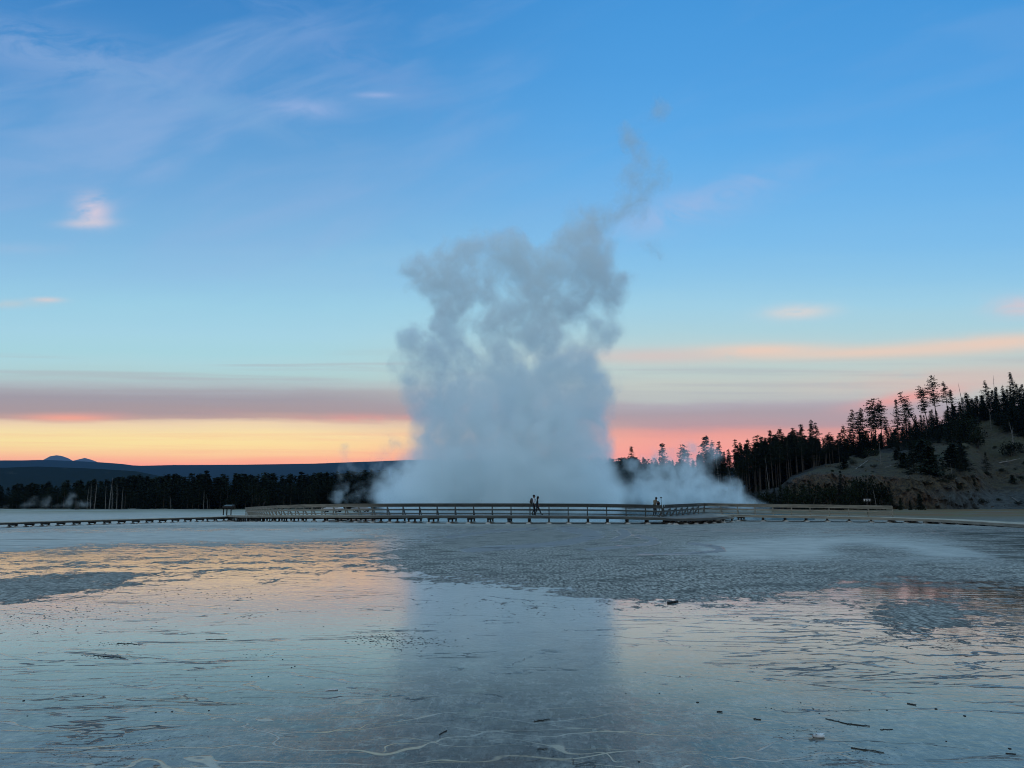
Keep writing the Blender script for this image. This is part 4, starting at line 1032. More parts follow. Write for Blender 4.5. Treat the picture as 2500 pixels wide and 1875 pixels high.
def build_railing(P, label, skipfirst=False, spacing=1.68, group=None):
    t_ = thing('railing', label, 'railing', (0, 0, 0), 0, group)
    R_ = resample(P, spacing)
    if (P[-1] - R_[-1]).length > .7: R_.append(P[-1].copy())
    else: R_[-1] = P[-1].copy()
    N = perps(R_)
    for nm, z, h, w in (('top_rail', RAILH - .02, .045, .24), ('upper_rail', .80, .15, .045), ('middle_rail', .47, .14, .045), ('bottom_rail', .13, .08, .045)):
        mb = MB()
        for a, b in zip(R_[:-1], R_[1:]):
            d = (b - a).normalized() * .003
            mb.beam(a + Vector((0, 0, z)), b + Vector((0, 0, z)) + d, w, h)
        if nm == 'top_rail':
            for a, b in zip(R_[:-1], R_[1:]): 
                pn = Vector(((b - a).y, -(b - a).x, 0)).normalized() * .05
                mb.beam(a + pn + Vector((0, 0, z - .085)), b + pn + Vector((0, 0, z - .085)), .04, .12)
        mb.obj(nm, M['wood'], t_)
    for p, n in zip(R_, N):
        mb = MB(); ang = math.atan2(n.y, n.x)
        mb.box((p.x - n.x * .07, p.y - n.y * .07, p.z + RAILH / 2 - .12), (.09, .09, RAILH + .15), 0, ang)
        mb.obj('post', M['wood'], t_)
        mb = MB(); mb.beam(p - n * .13 + Vector((0, 0, .62)), p - n * .62 + Vector((0, 0, -.17)), .04, .14)
        mb.beam(p - n * .05 + Vector((0, 0, -.21)), p - n * .68 + Vector((0, 0, -.21)), .05, .10)
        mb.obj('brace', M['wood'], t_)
    return t_
build_railing(PA, 'long grey wooden railing curving in from the left and running to the platform')
RBC = [PB[0], PB[1]] + smooth_path(keysC)[1:]
build_railing(RBC, 'wooden railing around the platform corner and along the right boardwalk')
# low left boardwalk
low = thing('boardwalk', 'low narrow boardwalk without railing running in from the left edge', 'boardwalk')
keysL = [(-160,71,-.28),(0,76,-.235),(130,81,-.21),(260,86,-.19),(400,92,-.16),(500,97,-.14),(556,101.5,-.12)]
PL = smooth_path(keysL); FL = offset(PL, 1.5)
mb = MB(); plank_strip(mb, PL, FL); mb.obj('deck', M['wood_deck'], low)
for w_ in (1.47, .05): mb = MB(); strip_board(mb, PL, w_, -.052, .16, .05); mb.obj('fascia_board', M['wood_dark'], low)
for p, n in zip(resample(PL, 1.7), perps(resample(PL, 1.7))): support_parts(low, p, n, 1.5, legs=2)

# ------------------------------------------------------------------ brown panel, hiker sign, cars
def wayside():
    p = Vector((GX(558, 100), 100, .02)); t_ = thing('information_panel', 'dark brown slanted information panel on three posts at the left end of the boardwalk', 'information panel', p, math.radians(8))
    for x, y, h in ((-.55, -.25, 1.10), (-.25, .35, 1.2), (.42, -.25, 1.1)):
        mb = MB(); mb.box((x, y, h / 2), (.12, .12, h)); mb.obj('leg', M['brown_wood'], t_)
    mb = MB(); mb.quadbox([(-.68, -.45, .92), (.55, -.45, .92), (.75, .55, 1.20), (-.5, .55, 1.20), (-.68, -.45, 1.16), (.55, -.45, 1.16), (.75, .55, 1.36), (-.5, .55, 1.36)]); mb.obj('panel', M['brown_wood'], t_)
    mb = MB(); mb.quadbox([(.55, -.5, 1.10), (.62, -.5, 1.10), (1.0, -.1, .82), (.9, -.1, .82), (.55, -.5, 1.30), (.62, -.5, 1.30), (1.02, -.1, .93), (.92, -.1, .93)]); mb.obj('side_flap', M['brown_wood'], t_)
    mb = MB(); mb.quadbox([(-.60, -.38, 1.185), (.48, -.38, 1.185), (.66, .48, 1.352), (-.43, .48, 1.352), (-.60, -.38, 1.20), (.48, -.38, 1.20), (.66, .48, 1.368), (-.43, .48, 1.368)])
    mb.obj('display', simple('panel_face', (.06, .07, .06), .5), t_)
wayside()
M['sign_black'] = simple('sign_black', (0.012, 0.011, 0.010), 0.6, 0.1)
M['sign_white'] = simple('sign_white', (0.80, 0.80, 0.78), 0.5, 0.03)
def hiker_sign():
    Y = 82; p = Vector((GX(2118, Y), Y, gzf(GX(2118, Y), Y))); t_ = thing('trail_sign', 'small dark sign with white hiker symbol and two lines of white lettering on a post', 'sign', p, math.radians(-4))
    zt = zat(1216.5, Y) - p.z; zb_ = zat(1225, Y) - p.z; w = 19.0 / 1845 * Y; h = zt - zb_; zc = (zt + zb_) / 2
    mb = MB(); mb.box((0.02, .06, (zb_ + .05) / 2), (.09, .07, zb_ + .05)); mb.obj('post', M['brown_wood'], t_)
    mb = MB(); mb.box((0, 0, zc), (w, .035, h)); b = mb.obj('board', M['sign_black'], t_)
    y = -.022; k = w / 100.0
    hk = MB()
    cx = -38 * k
    hk.ball((cx + 1 * k, y, zc + 15 * k), (2.6 * k, .006, 2.6 * k), 10, 6)
    def bar(x1, z1, x2, z2, t2): hk.beam((cx + x1 * k, y, zc + z1 * k), (cx + x2 * k, y, zc + z2 * k), .010, t2 * k, up=(1, 0, 0)) if abs(z2 - z1) > abs(x2 - x1) else hk.beam((cx + x1 * k, y, zc + z1 * k), (cx + x2 * k, y, zc + z2 * k), .010, t2 * k)
    bar(0, 12, 0, 0, 6); bar(0, 0, -5, -15, 3.5); bar(0, 0, 4, -15, 3.5); bar(0, 9, 5, 3, 2.5); bar(7, 10, 7, -15, 1.2); bar(-4, 11, -4, 3, 3.5)
    hk.obj('hiker_symbol', M['sign_white'], b)
    # lettering too small to read: rows of letter-sized strokes as in the photo
    rg = random.Random(4)
    for row, (z0, words) in enumerate(((10, ((-20, 8), (18, 40))), (-10, ((-16, 6), (20, 38))))):
        mb = MB()
        for x0, x1 in words:
            x = x0
            while x < x1:
                mb.box(((x + 1.7) * k, y, zc + z0 * k), (2.0 * k, .010, 9.5 * k)); 
                if rg.random() < .8: mb.box(((x + 3.6) * k, y - .001, zc + (z0 + rg.choice((-4, 0, 4))) * k), (2.4 * k, .010, 2.2 * k))
                x += 4.9
        mb.obj('lettering', M['sign_white'], b)
hiker_sign()

M['glass'] = simple('car_glass', (0.01, 0.012, 0.014), 0.08, 0.1, 1, 0, None, None, 0.6)
M['tyre'] = simple('tyre', (0.012, 0.012, 0.012), 0.9, 0.1)
M['chrome'] = simple('wheel_rim', (0.45, 0.45, 0.46), 0.35, 0.1)
M['lamp'] = simple('headlight_lens', (0.7, 0.7, 0.68), 0.15, 0.05)
def car(px, Y, rz, label, paint, L=4.7, H=1.75):
    z = gzf(GX(px, Y), Y); t_ = thing('parked_car', label, 'car', (GX(px, Y), Y, z), rz)
    m = simple('car_paint', paint, 0.25, 0.05, 1, 0, None, None, 0.6)
    prof = [(-L/2,.45),(-L/2,.95),(-L/2+.25,1.05),(-L/2+.55,H-.12),(-L/2+.9,H),(L/2-2.1,H),(L/2-1.85,H-.08),(L/2-1.25,1.08),(L/2-.15,.95),(L/2,.75),(L/2,.42),(L/2-.6,.32),(-L/2+.6,.32)]
    W2 = .92; mb = MB(); n = len(prof)
    for s in (-1, 1):
        for x, zz in prof: mb.v.append((x, s * (W2 - (.16 if zz > 1.2 else 0)), zz))
    mb.f.append(tuple(range(n))); mb.m.append(0); mb.f.append(tuple(range(n, 2 * n))[::-1]); mb.m.append(0)
    for i in range(n): j = (i + 1) % n; mb.f.append((i, i + n, j + n, j)[::-1]); mb.m.append(0)
    b = mb.obj('body', m, t_)
    for s in (-1, 1):
        mb = MB(); q = s * .86
        mb.quadbox([(-L/2+.75, q-.05, 1.1), (L/2-1.5, q-.05, 1.1), (L/2-1.5, q+.05, 1.1), (-L/2+.75, q+.05, 1.1), (-L/2+.95, q-.13, H-.12), (L/2-2.05, q-.13, H-.12), (L/2-2.05, q-.01 if s<0 else q-.02, H-.12), (-L/2+.95, q-.02, H-.12)]); mb.obj('side_window', M['glass'], t_)
    mb = MB(); mb.quadbox([(L/2-1.28,-.7,1.1),(L/2-1.2,-.7,1.1),(L/2-1.2,.7,1.1),(L/2-1.28,.7,1.1),(L/2-1.84,-.66,H-.1),(L/2-1.76,-.66,H-.1),(L/2-1.76,.66,H-.1),(L/2-1.84,.66,H-.1)]); mb.obj('windshield', M['glass'], t_)
    for sx in (-1, 1):
        for sy in (-1, 1):
            mb = MB(); x = sx * (L/2 - .95); y = sy * .85
            mb.tube([(x, y - .11, .36), (x, y + .11, .36)], [.36, .36], 16); w_ = mb.obj('wheel', M['tyre'], t_)
            mb = MB(); mb.tube([(x, y + sy * .10, .36), (x, y + sy * .125, .36)], [.2, .2], 12); mb.obj('rim', M['chrome'], w_)
    for sy in (-1, 1): mb = MB(); mb.box((L/2 - .03, sy * .66, .78), (.08, .3, .14)); mb.obj('headlight', M['lamp'], t_)
car(812, 176, math.radians(172), 'silver estate car parked far behind the railing, left one of the pair', (0.50, 0.52, 0.54), 5.0, 1.65)
car(882, 182, math.radians(168), 'dark grey car parked far behind the railing, half veiled by steam', (0.28, 0.29, 0.30), 4.6, 1.7)

# ------------------------------------------------------------------ people
def mcol(name, c, rough=.8): return simple(name, c, rough, .12, 9)
def person(loc, rz, label, J, mats, regions, hair, hairlong=False, fingers=True, scale=1.0):
    """J: dict joint -> (x,y,z,r). faces local +X direction"""
    t_ = thing('person', label, 'person', loc, rz); t_.scale = (scale,) * 3
    edges = [('pelvis','waist'),('waist','chest'),('chest','neck'),('neck','headb'),('headb','headt'),
             ('chest','shL'),('shL','elL'),('elL','wrL'),('wrL','haL'),('chest','shR'),('shR','elR'),('elR','wrR'),('wrR','haR'),
             ('pelvis','hpL'),('hpL','knL'),('knL','anL'),('anL','toL'),('pelvis','hpR'),('hpR','knR'),('knR','anR'),('anR','toR')]
    names = list(J); ix = {n: i for i, n in enumerate(names)}
    V = [Vector(J[n][:3]) for n in names]; Rr = [J[n][3] for n in names]; E = [(ix[a], ix[b]) for a, b in edges]
    for sd in 'LR':
        w = V[ix['wr' + sd]]; h = V[ix['ha' + sd]]; d = (h - w).normalized(); side = Vector((1, 0, 0)) - d * d.x
        side = side.normalized() if side.length > .1 else Vector((0, 1, 0)); cur = d.cross(side)
        if (cur.y > 0) == (sd == 'L'): cur = -cur
        for k, (o_, L_) in enumerate(((.032, .068), (.011, .078), (-.011, .072), (-.030, .055))):
            b0 = h + side * o_ * .9 + d * .015; b1 = h + side * o_ * 1.1 + d * (.02 + L_ * .5); b2 = h + side * o_ * 1.1 + d * (.02 + L_ * .9) + cur * L_ * .35
            i0 = len(V); V += [b0, b1, b2]; Rr += [.011, .009, .008]; E += [(ix['ha' + sd], i0), (i0, i0 + 1), (i0 + 1, i0 + 2)]
        b0 = w.lerp(h, .45) + side * .035; b1 = b0 + side * .025 + d * .035; i0 = len(V); V += [b0, b1]; Rr += [.012, .010]; E += [(ix['ha' + sd], i0), (i0, i0 + 1)]
    me = bpy.data.meshes.new('body'); me.from_pydata(V, E, []); o = bpy.data.objects.new('body_tmp', me); C.objects.link(o)
    md = o.modifiers.new('skin', 'SKIN'); md.use_smooth_shade = True
    sv = me.skin_vertices[0].data
    for i, r in enumerate(Rr): sv[i].radius = (r, r)
    sv[ix['pelvis']].use_root = True
    sv[ix['chest']].radius = (Rr[ix['chest']] * .92, Rr[ix['chest']] * 1.1)
    s2 = o.modifiers.new('sub', 'SUBSURF'); s2.levels = 1; s2.render_levels = 1
    dg = bpy.context.evaluated_depsgraph_get(); dg.update(); ev = o.evaluated_get(dg)
    nm = bpy.data.meshes.new_from_object(ev); nm.name = 'body'
    bpy.data.objects.remove(o)
    nm.materials.clear()
    for k in mats: nm.materials.append(k)
    for p in nm.polygons:
        c = p.center; best = min(range(len(names)), key=lambda i: (V[i] - c).length)
        p.material_index = regions(names[best], c)
    link_mesh('body', nm, t_)
    hb, ht = Vector(J['headb'][:3]), Vector(J['headt'][:3]); hc = hb.lerp(ht, .55); up = (ht - hb).normalized()
    fwd = J.get('_f') or Vector((1, 0, 0))
    mb = MB(); mb.ball(hc + Vector((-.018, 0, .035)), (.105, .088, .098), 14, 9)
    if hairlong: mb.ball(hc + Vector((-.055, 0, -.07)), (.07, .085, .15), 12, 8)
    mb.obj('hair', hair, t_, True)
    skin = mats[0]
    mb = MB(); mb.ball(hc + Vector((.095, 0, -.03)), (.022, .013, .022), 8, 6); mb.obj('nose', skin, t_, True)
    for s in (-1, 1):
        mb = MB(); mb.ball(hc + Vector((.078, s * .032, -.002)), .010, 8, 5); mb.obj('eye', M['glass'], t_, True)
        mb = MB(); mb.ball(hc + Vector((-.005, s * .088, -.02)), (.020, .010, .03), 8, 5); mb.obj('ear', skin, t_, True)
    mb = MB(); mb.ball(hc + Vector((.084, 0, -.062)), (.008, .022, .005), 8, 5); mb.obj('mouth', mcol('lips', (.12, .05, .04)), t_, True)
    return t_
skin = mcol('skin', (.16, .09, .065)); white = mcol('white_shirt', (.62, .66, .70)); black = mcol('black_cloth', (.010, .010, .013)); navy = mcol('navy_cloth', (.012, .014, .022))
tan_ = mcol('tan_jacket', (.20, .17, .11)); hair_d = mcol('dark_hair', (.010, .008, .007)); shoe = mcol('dark_shoe', (.02, .02, .02))
zc_ = .67
def reg(sleeve='shirt'):
    def f(n, c):
        if abs(c.y) < .175 and .72 < c.z < 1.0 and c.x < .12 and n in ('haL', 'haR', 'wrL', 'wrR'): return 2
        if n in ('headb', 'headt', 'neck', 'wrL', 'wrR', 'haL', 'haR') : return 0
        if n in ('elL', 'elR') and sleeve == 'short': return 0
        if n in ('anL', 'anR', 'toL', 'toR'): return 3
        if n in ('pelvis', 'hpL', 'hpR', 'knL', 'knR'): return 2
        return 1
    return f
# man walking to the right with backpack (white sleeves)
JM = dict(pelvis=(0,0,.97,.125), waist=(.0,0,1.10,.115), chest=(.01,0,1.34,.135), neck=(.02,0,1.52,.055), headb=(.035,0,1.58,.075), headt=(.045,0,1.71,.082),
    shL=(0,.19,1.43,.065), elL=(-.06,.25,1.15,.047), wrL=(.05,.24,.92,.032), haL=(.08,.23,.85,.030), shR=(0,-.19,1.43,.065), elR=(.04,-.25,1.15,.047), wrR=(.09,-.24,.92,.032), haR=(.12,-.23,.85,.030),
    hpL=(0,.09,.93,.10), knL=(.12,.09,.50,.065), anL=(.02,.09,.08,.045), toL=(.21,.09,.04,.034), hpR=(0,-.09,.93,.10), knR=(.04,-.09,.50,.065), anR=(-.18,-.09,.13,.045), toR=(.0,-.09,.04,.034))
pm = Vector((GX(1303, 64.9), 64.9, zc_))
person(pm, math.radians(0), 'man walking right in white long-sleeved top and dark trousers with a backpack', JM, [skin, white, black, shoe], reg(), hair_d, scale=1.0)
# woman in black just ahead, striding
JW = dict(pelvis=(0,0,.90,.12), waist=(.01,0,1.02,.11), chest=(.03,0,1.24,.125), neck=(.05,0,1.40,.05), headb=(.07,0,1.45,.07), headt=(.085,0,1.57,.078),
    shL=(.02,.16,1.32,.06), elL=(.0,.21,1.06,.045), wrL=(.12,.2,.87,.030), haL=(.15,.19,.81,.026), shR=(.02,-.16,1.32,.06), elR=(.02,-.21,1.06,.045), wrR=(.14,-.2,.88,.030), haR=(.18,-.19,.82,.026),
    hpL=(0,.08,.86,.095), knL=(.20,.08,.48,.062), anL=(.36,.08,.12,.042), toL=(.50,.08,.05,.033), hpR=(0,-.08,.86,.095), knR=(-.05,-.08,.46,.062), anR=(-.20,-.08,.10,.042), toR=(-.08,-.08,.03,.033))
pw = Vector((GX(1311.5, 64.4), 64.4, zc_))
person(pw, math.radians(0), 'woman in black clothes striding right beside the man with the backpack', JW, [skin, black, black, shoe], reg(), hair_d, True)
# backpack
mb = MB(); mb.ball((0, 0, 0), (.13, .16, .26), 14, 10); bp = thing('backpack', 'grey-brown backpack worn by the man in white', 'backpack', pm + Vector((-.19, 0, 1.24)))
mb.obj('pack_body', mcol('pack_cloth', (.06, .05, .045)), bp, True)
mb = MB(); mb.ball((-.11, 0, -.07), (.06, .12, .13), 12, 8); mb.obj('front_pocket', mcol('pack_pocket', (.05, .045, .04)), bp, True)
for s in (-1, 1): mb = MB(); mb.tube([(.08, s * .11, .19), (.20, s * .12, .24), (.33, s * .12, .12), (.31, s * .13, -.08), (.1, s * .14, -.2)], [.02] * 5, 6); mb.obj('strap', black, bp)
# photographer hunched at railing end
JP = dict(pelvis=(0,0,.95,.125), waist=(.03,0,1.08,.12), chest=(.10,0,1.30,.145), neck=(.17,0,1.45,.055), headb=(.20,0,1.50,.075), headt=(.25,0,1.62,.082),
    shL=(.09,.19,1.38,.07), elL=(.14,.27,1.12,.052), wrL=(.33,.16,1.18,.034), haL=(.38,.12,1.21,.028), shR=(.09,-.19,1.38,.07), elR=(.16,-.27,1.12,.052), wrR=(.34,-.15,1.16,.034), haR=(.39,-.11,1.2,.028),
    hpL=(0,.10,.91,.10), knL=(.05,.13,.50,.065), anL=(-.02,.15,.08,.045), toL=(.19,.17,.04,.034), hpR=(0,-.10,.91,.10), knR=(.05,-.13,.50,.065), anR=(-.02,-.15,.08,.045), toR=(.19,-.17,.04,.034))
pp = Vector((GX(1598, 66.3), 66.3, .56))
# platform extension where the photographer stands
mb = MB(); a_ = [Vector((GX(1560,65.3),65.3,.575)), Vector((GX(1616,65.2),65.2,.53)), Vector((GX(1624,67),67,.53))]; b2_ = [Vector((GX(1566,68.2),68.2,.575)), Vector((GX(1612,68.4),68.4,.53)), Vector((GX(1628,68.4),68.4,.53))]
plank_strip(mb, b2_, a_, .05); mb.obj('platform_deck', M['wood_deck'], main)
person(pp, math.radians(-50), 'photographer in tan jacket with dark hair hunched over behind the railing end', JP, [skin, tan_, black, shoe], reg(), hair_d)
mb = MB(); mb.ball((0, 0, 0), (.13, .19, .22), 12, 8); cb = thing('camera_bag', 'black camera bag held in front of the photographer in the tan jacket', 'bag', pp + Vector((.34, .0, 1.12)), .3)
mb.obj('bag_body', black, cb, True); mb = MB(); mb.tube([(-.1, -.1, .15), (-.2, 0, .25), (-.1, .1, .15)], [.015] * 3, 6); mb.obj('strap', black, cb)
tp = Vector((GX(1614.5, 66.2), 66.2, .55)); tr = thing('tripod', 'dark tripod with a small camera on its raised centre column beside the photographer', 'tripod', tp)
mb = MB(); mb.tube([(0, 0, .75), (0, 0, 1.62)], [.022, .018], 8); mb.obj('centre_column', black, tr)
for k in range(3): a_ = .5 + k * 2.094; mb = MB(); mb.tube([(0, 0, 1.05), (math.cos(a_) * .42, math.sin(a_) * .42, 0.0)], [.024, .015], 6); mb.obj('leg', black, tr)
mb = MB(); mb.box((0, 0, 1.66), (.14, .09, .08)); mb.tube([(0, 0, 1.64), (0, 0, 1.58)], [.035, .03], 8); cam_o = mb.obj('camera_body', black, tr)
mb = MB(); mb.tube([(0, .04, 1.66), (0, .12, 1.66)], [.03, .033], 10); mb.obj('lens', M['glass'], cam_o)

# ------------------------------------------------------------------ bits on the flat
def gp(px, py):
    r = ray(px, py); t_ = -CAM_H / r[2]; return Vector((r[0] * t_, r[1] * t_, 0))
M['dark_bit'] = simple('dark_wet_wood', (0.022, 0.020, 0.018), .6, .4, 8)
M['pale_bit'] = simple('pale_wood', (0.55, 0.55, 0.54), .7, .2, 8)
def stick(px1, py1, px2, py2, r, lab, mat='dark_bit', twigs=3, cat='stick'):
    r = r * (.5 if twigs else .8)
    a, b = gp(px1, py1), gp(px2, py2); a.z = r * .7; b.z = r * .8; mb = MB(); rg = random.Random(int(px1)); n = 8; pts = []; rs = []; L = (b - a).length
    for i in range(n):
        f = i / (n - 1); p = a.lerp(b, f) + Vector((rg.uniform(-1, 1) * L * .03, rg.uniform(-1, 1) * L * .06, rg.uniform(0, 1) * r * .4)); pts.append(p); rs.append(r * rg.uniform(.75, 1.15))
    mb.tube(pts, rs, 8)
    for k in range(twigs):
        p = pts[rg.randint(1, n - 2)]; q = p + Vector((rg.uniform(-1, 1), rg.uniform(-1, 1), .15)) * L * .22; q.z = max(q.z, r * .3); mb.tube([p, q], [r * .5, r * .2], 5)
    return tag(mb.obj('stick', M[mat]), lab, cat)
stick(1629, 1473, 1656, 1470, .022, 'short dark log lying at the edge of the grey mat in the middle distance', twigs=0, cat='log')
stick(2015, 1755, 2070, 1768, .007, 'long thin dark branch lying left of a forked one in the lower right foreground', twigs=4)
stick(2066, 1768, 2125, 1774, .009, 'dark branch with forked twigs in the lower right foreground', twigs=6)
stick(2075, 1826, 2155, 1838, .009, 'dark branch lying nearest the bottom on the right', twigs=6)
stick(2148, 1782, 2180, 1781, .006, 'short dark twig right of the forked branch', twigs=3)
stick(1840, 1756, 1858, 1758, .010, 'stubby dark twig alone left of the white scrap', twigs=2)
stick(1750, 1738, 1764, 1739, .007, 'tiny dark twig in the right foreground above the stubby one', twigs=0)
stick(1304, 1762, 1342, 1757, .009, 'dark broken twig near the bottom centre', twigs=4)
stick(1312, 1829, 1336, 1829, .006, 'thin dark twig below the broken one at bottom centre', twigs=2)
stick(795, 1687, 824, 1685, .010, 'short pale stick with a dark edge in the left foreground', 'pale_bit', 0)
stick(1072, 1794, 1092, 1784, .008, 'curved dark twig near the bottom centre left', twigs=1)
stick(2215, 1718, 2236, 1722, .010, 'dark crooked twig farther back on the right', twigs=3)
stick(2455, 1840, 2480, 1842, .008, 'dark twig at the bottom right corner', twigs=3)
stick(232, 1599, 308, 1607, .007, 'dark brushy twig in the left foreground, lower of two', twigs=6)
stick(285, 1571, 336, 1573, .007, 'dark brushy twig in the left foreground, upper of two', twigs=6)
stick(500, 1561, 552, 1561, .007, 'thin dark twig lying level in the left middle ground', twigs=2)
mb = MB(); g0 = gp(1998, 1800); rg = random.Random(8)
for k in range(7):
    a_ = rg.uniform(-.6, .6) + (0 if k % 2 else 3.1); L_ = rg.uniform(.04, .09); mb.v += [(g0.x, g0.y, .01), (g0.x + math.cos(a_) * L_, g0.y + math.sin(a_) * L_ * .7, .012 + rg.uniform(0, .05)), (g0.x + math.cos(a_ + .5) * L_ * .8, g0.y + math.sin(a_ + .5) * L_ * .6, .03)]
    n_ = len(mb.v); mb.f.append((n_ - 3, n_ - 2, n_ - 1)); mb.m.append(0)
mb.ball((g0.x, g0.y, .012), (.055, .03, .018), 10, 6)
tag(mb.obj('crumpled_scrap', M['pale_bit']), 'crumpled white scrap lying on dark debris in the lower right foreground', 'litter')
def rock_mesh(seed):
    rg = random.Random(seed); mb = MB(); mb.ball((0, 0, .25), (1, .8, .5), 9, 6)
    mb.v = [tuple(Vector(v) * (1 + .25 * mnoise.noise(Vector(v) * 1.7 + Vector((seed, 0, 0))))) for v in mb.v]; return mb.mesh('pebble', M['dark_bit'], True)
RK = [rock_mesh(s) for s in (1, 2, 3)]
rk = [(1703,1715,.020),(1848,1629,.012),(1985,1731,.012),(2000,1742,.010),(1610,1693,.014),(1528,1693,.010),(1660,1651,.012),(1690,1684,.010),(2034,1628,.012),(2285,1731,.020),(2355,1748,.020),(2165,1734,.014),(2123,1733,.012),(1870,1728,.010),(1883,1730,.010),(2128,1694,.010),(2330,1670,.010),(2443,1615,.012),(2400,1650,.010),(58,1711,.020),(67,1748,.012),(203,1700,.014),(477,1660,.012),(655,1652,.014),(712,1630,.014),(720,1627,.014),(615,1652,.012),(690,1610,.014),(420,1738,.018),(380,1740,.014),(510,1735,.014),(186,1538,.018),(120,1530,.014),(560,1485,.02),(678,1488,.02),(1378,1538,.014),(1100,1500,.014),(790,1530,.014),(2310,1810,.012),(2465,1828,.018),(1560,1860,.014),(1955,1716,.012),(2420,1737,.012),(1500,1548,.014)]
for i, (px, py, s) in enumerate(rk):
    p = gp(px, py); o = bpy.data.objects.new('pebble', RK[i % 3]); C.objects.link(o); o.location = p; o.rotation_euler = (0, 0, i * 1.1); s *= .75; o.scale = (s, s, s * .7)
    zone = 'right foreground' if px > 1480 else 'left foreground'
    tag(o, 'small dark pebble lying on the wet film in the %s' % zone, 'pebble', 'dark pebbles in the %s' % zone)
def debris(name, spots, n, lab):
    VV = []; FF = []; rg = random.Random(12)
    mb = MB()
    for px, py, sx, sy, cnt, sz in spots:
        for _ in range(cnt):
            p = gp(px + rg.gauss(0, sx), py + rg.gauss(0, sy)); L = sz * rg.uniform(.5, 1.6); a = rg.gauss(0, .5); d = Vector((math.cos(a), math.sin(a), 0)) * L
            h = sz * rg.uniform(.1, .3); w = Vector((-d.y, d.x, 0)) * rg.uniform(.15, .5)
            b = len(mb.v); mb.v += [tuple(p - d), tuple(p + w), tuple(p + d), tuple(p - w), tuple(p + Vector((0, 0, h)))]
            for q in ((0, 3, 4), (3, 2, 4), (2, 1, 4), (1, 0, 4)): mb.f.append(tuple(b + i for i in q)); mb.m.append(0)
    return tag(mb.obj(name, M['dark_bit']), lab, 'debris', kind='stuff')
debris('mat_debris', [(950,1560,48,10,260,.018),(1050,1568,40,9,60,.016),(120,1495,110,22,260,.02),(330,1450,160,18,200,.02),(280,1572,40,3,50,.014),(260,1603,40,4,60,.014),(630,1600,30,5,30,.012),(340,1808,70,12,120,.009),(200,1848,90,14,120,.008),(2060,1845,60,14,200,.008),(1975,1782,36,8,60,.010),(2000,1732,90,9,70,.008),(1330,1840,60,14,80,.008),(700,1500,300,40,160,.012),(1700,1560,350,70,140,.010),(1200,1700,500,60,160,.008),(560,1455,40,4,40,.02),(610,1505,22,3,40,.016),(1500,1480,250,16,200,.02),(2250,1560,110,12,160,.015)], 1, 'scattered flakes of dark bacterial mat lying on the wet film')

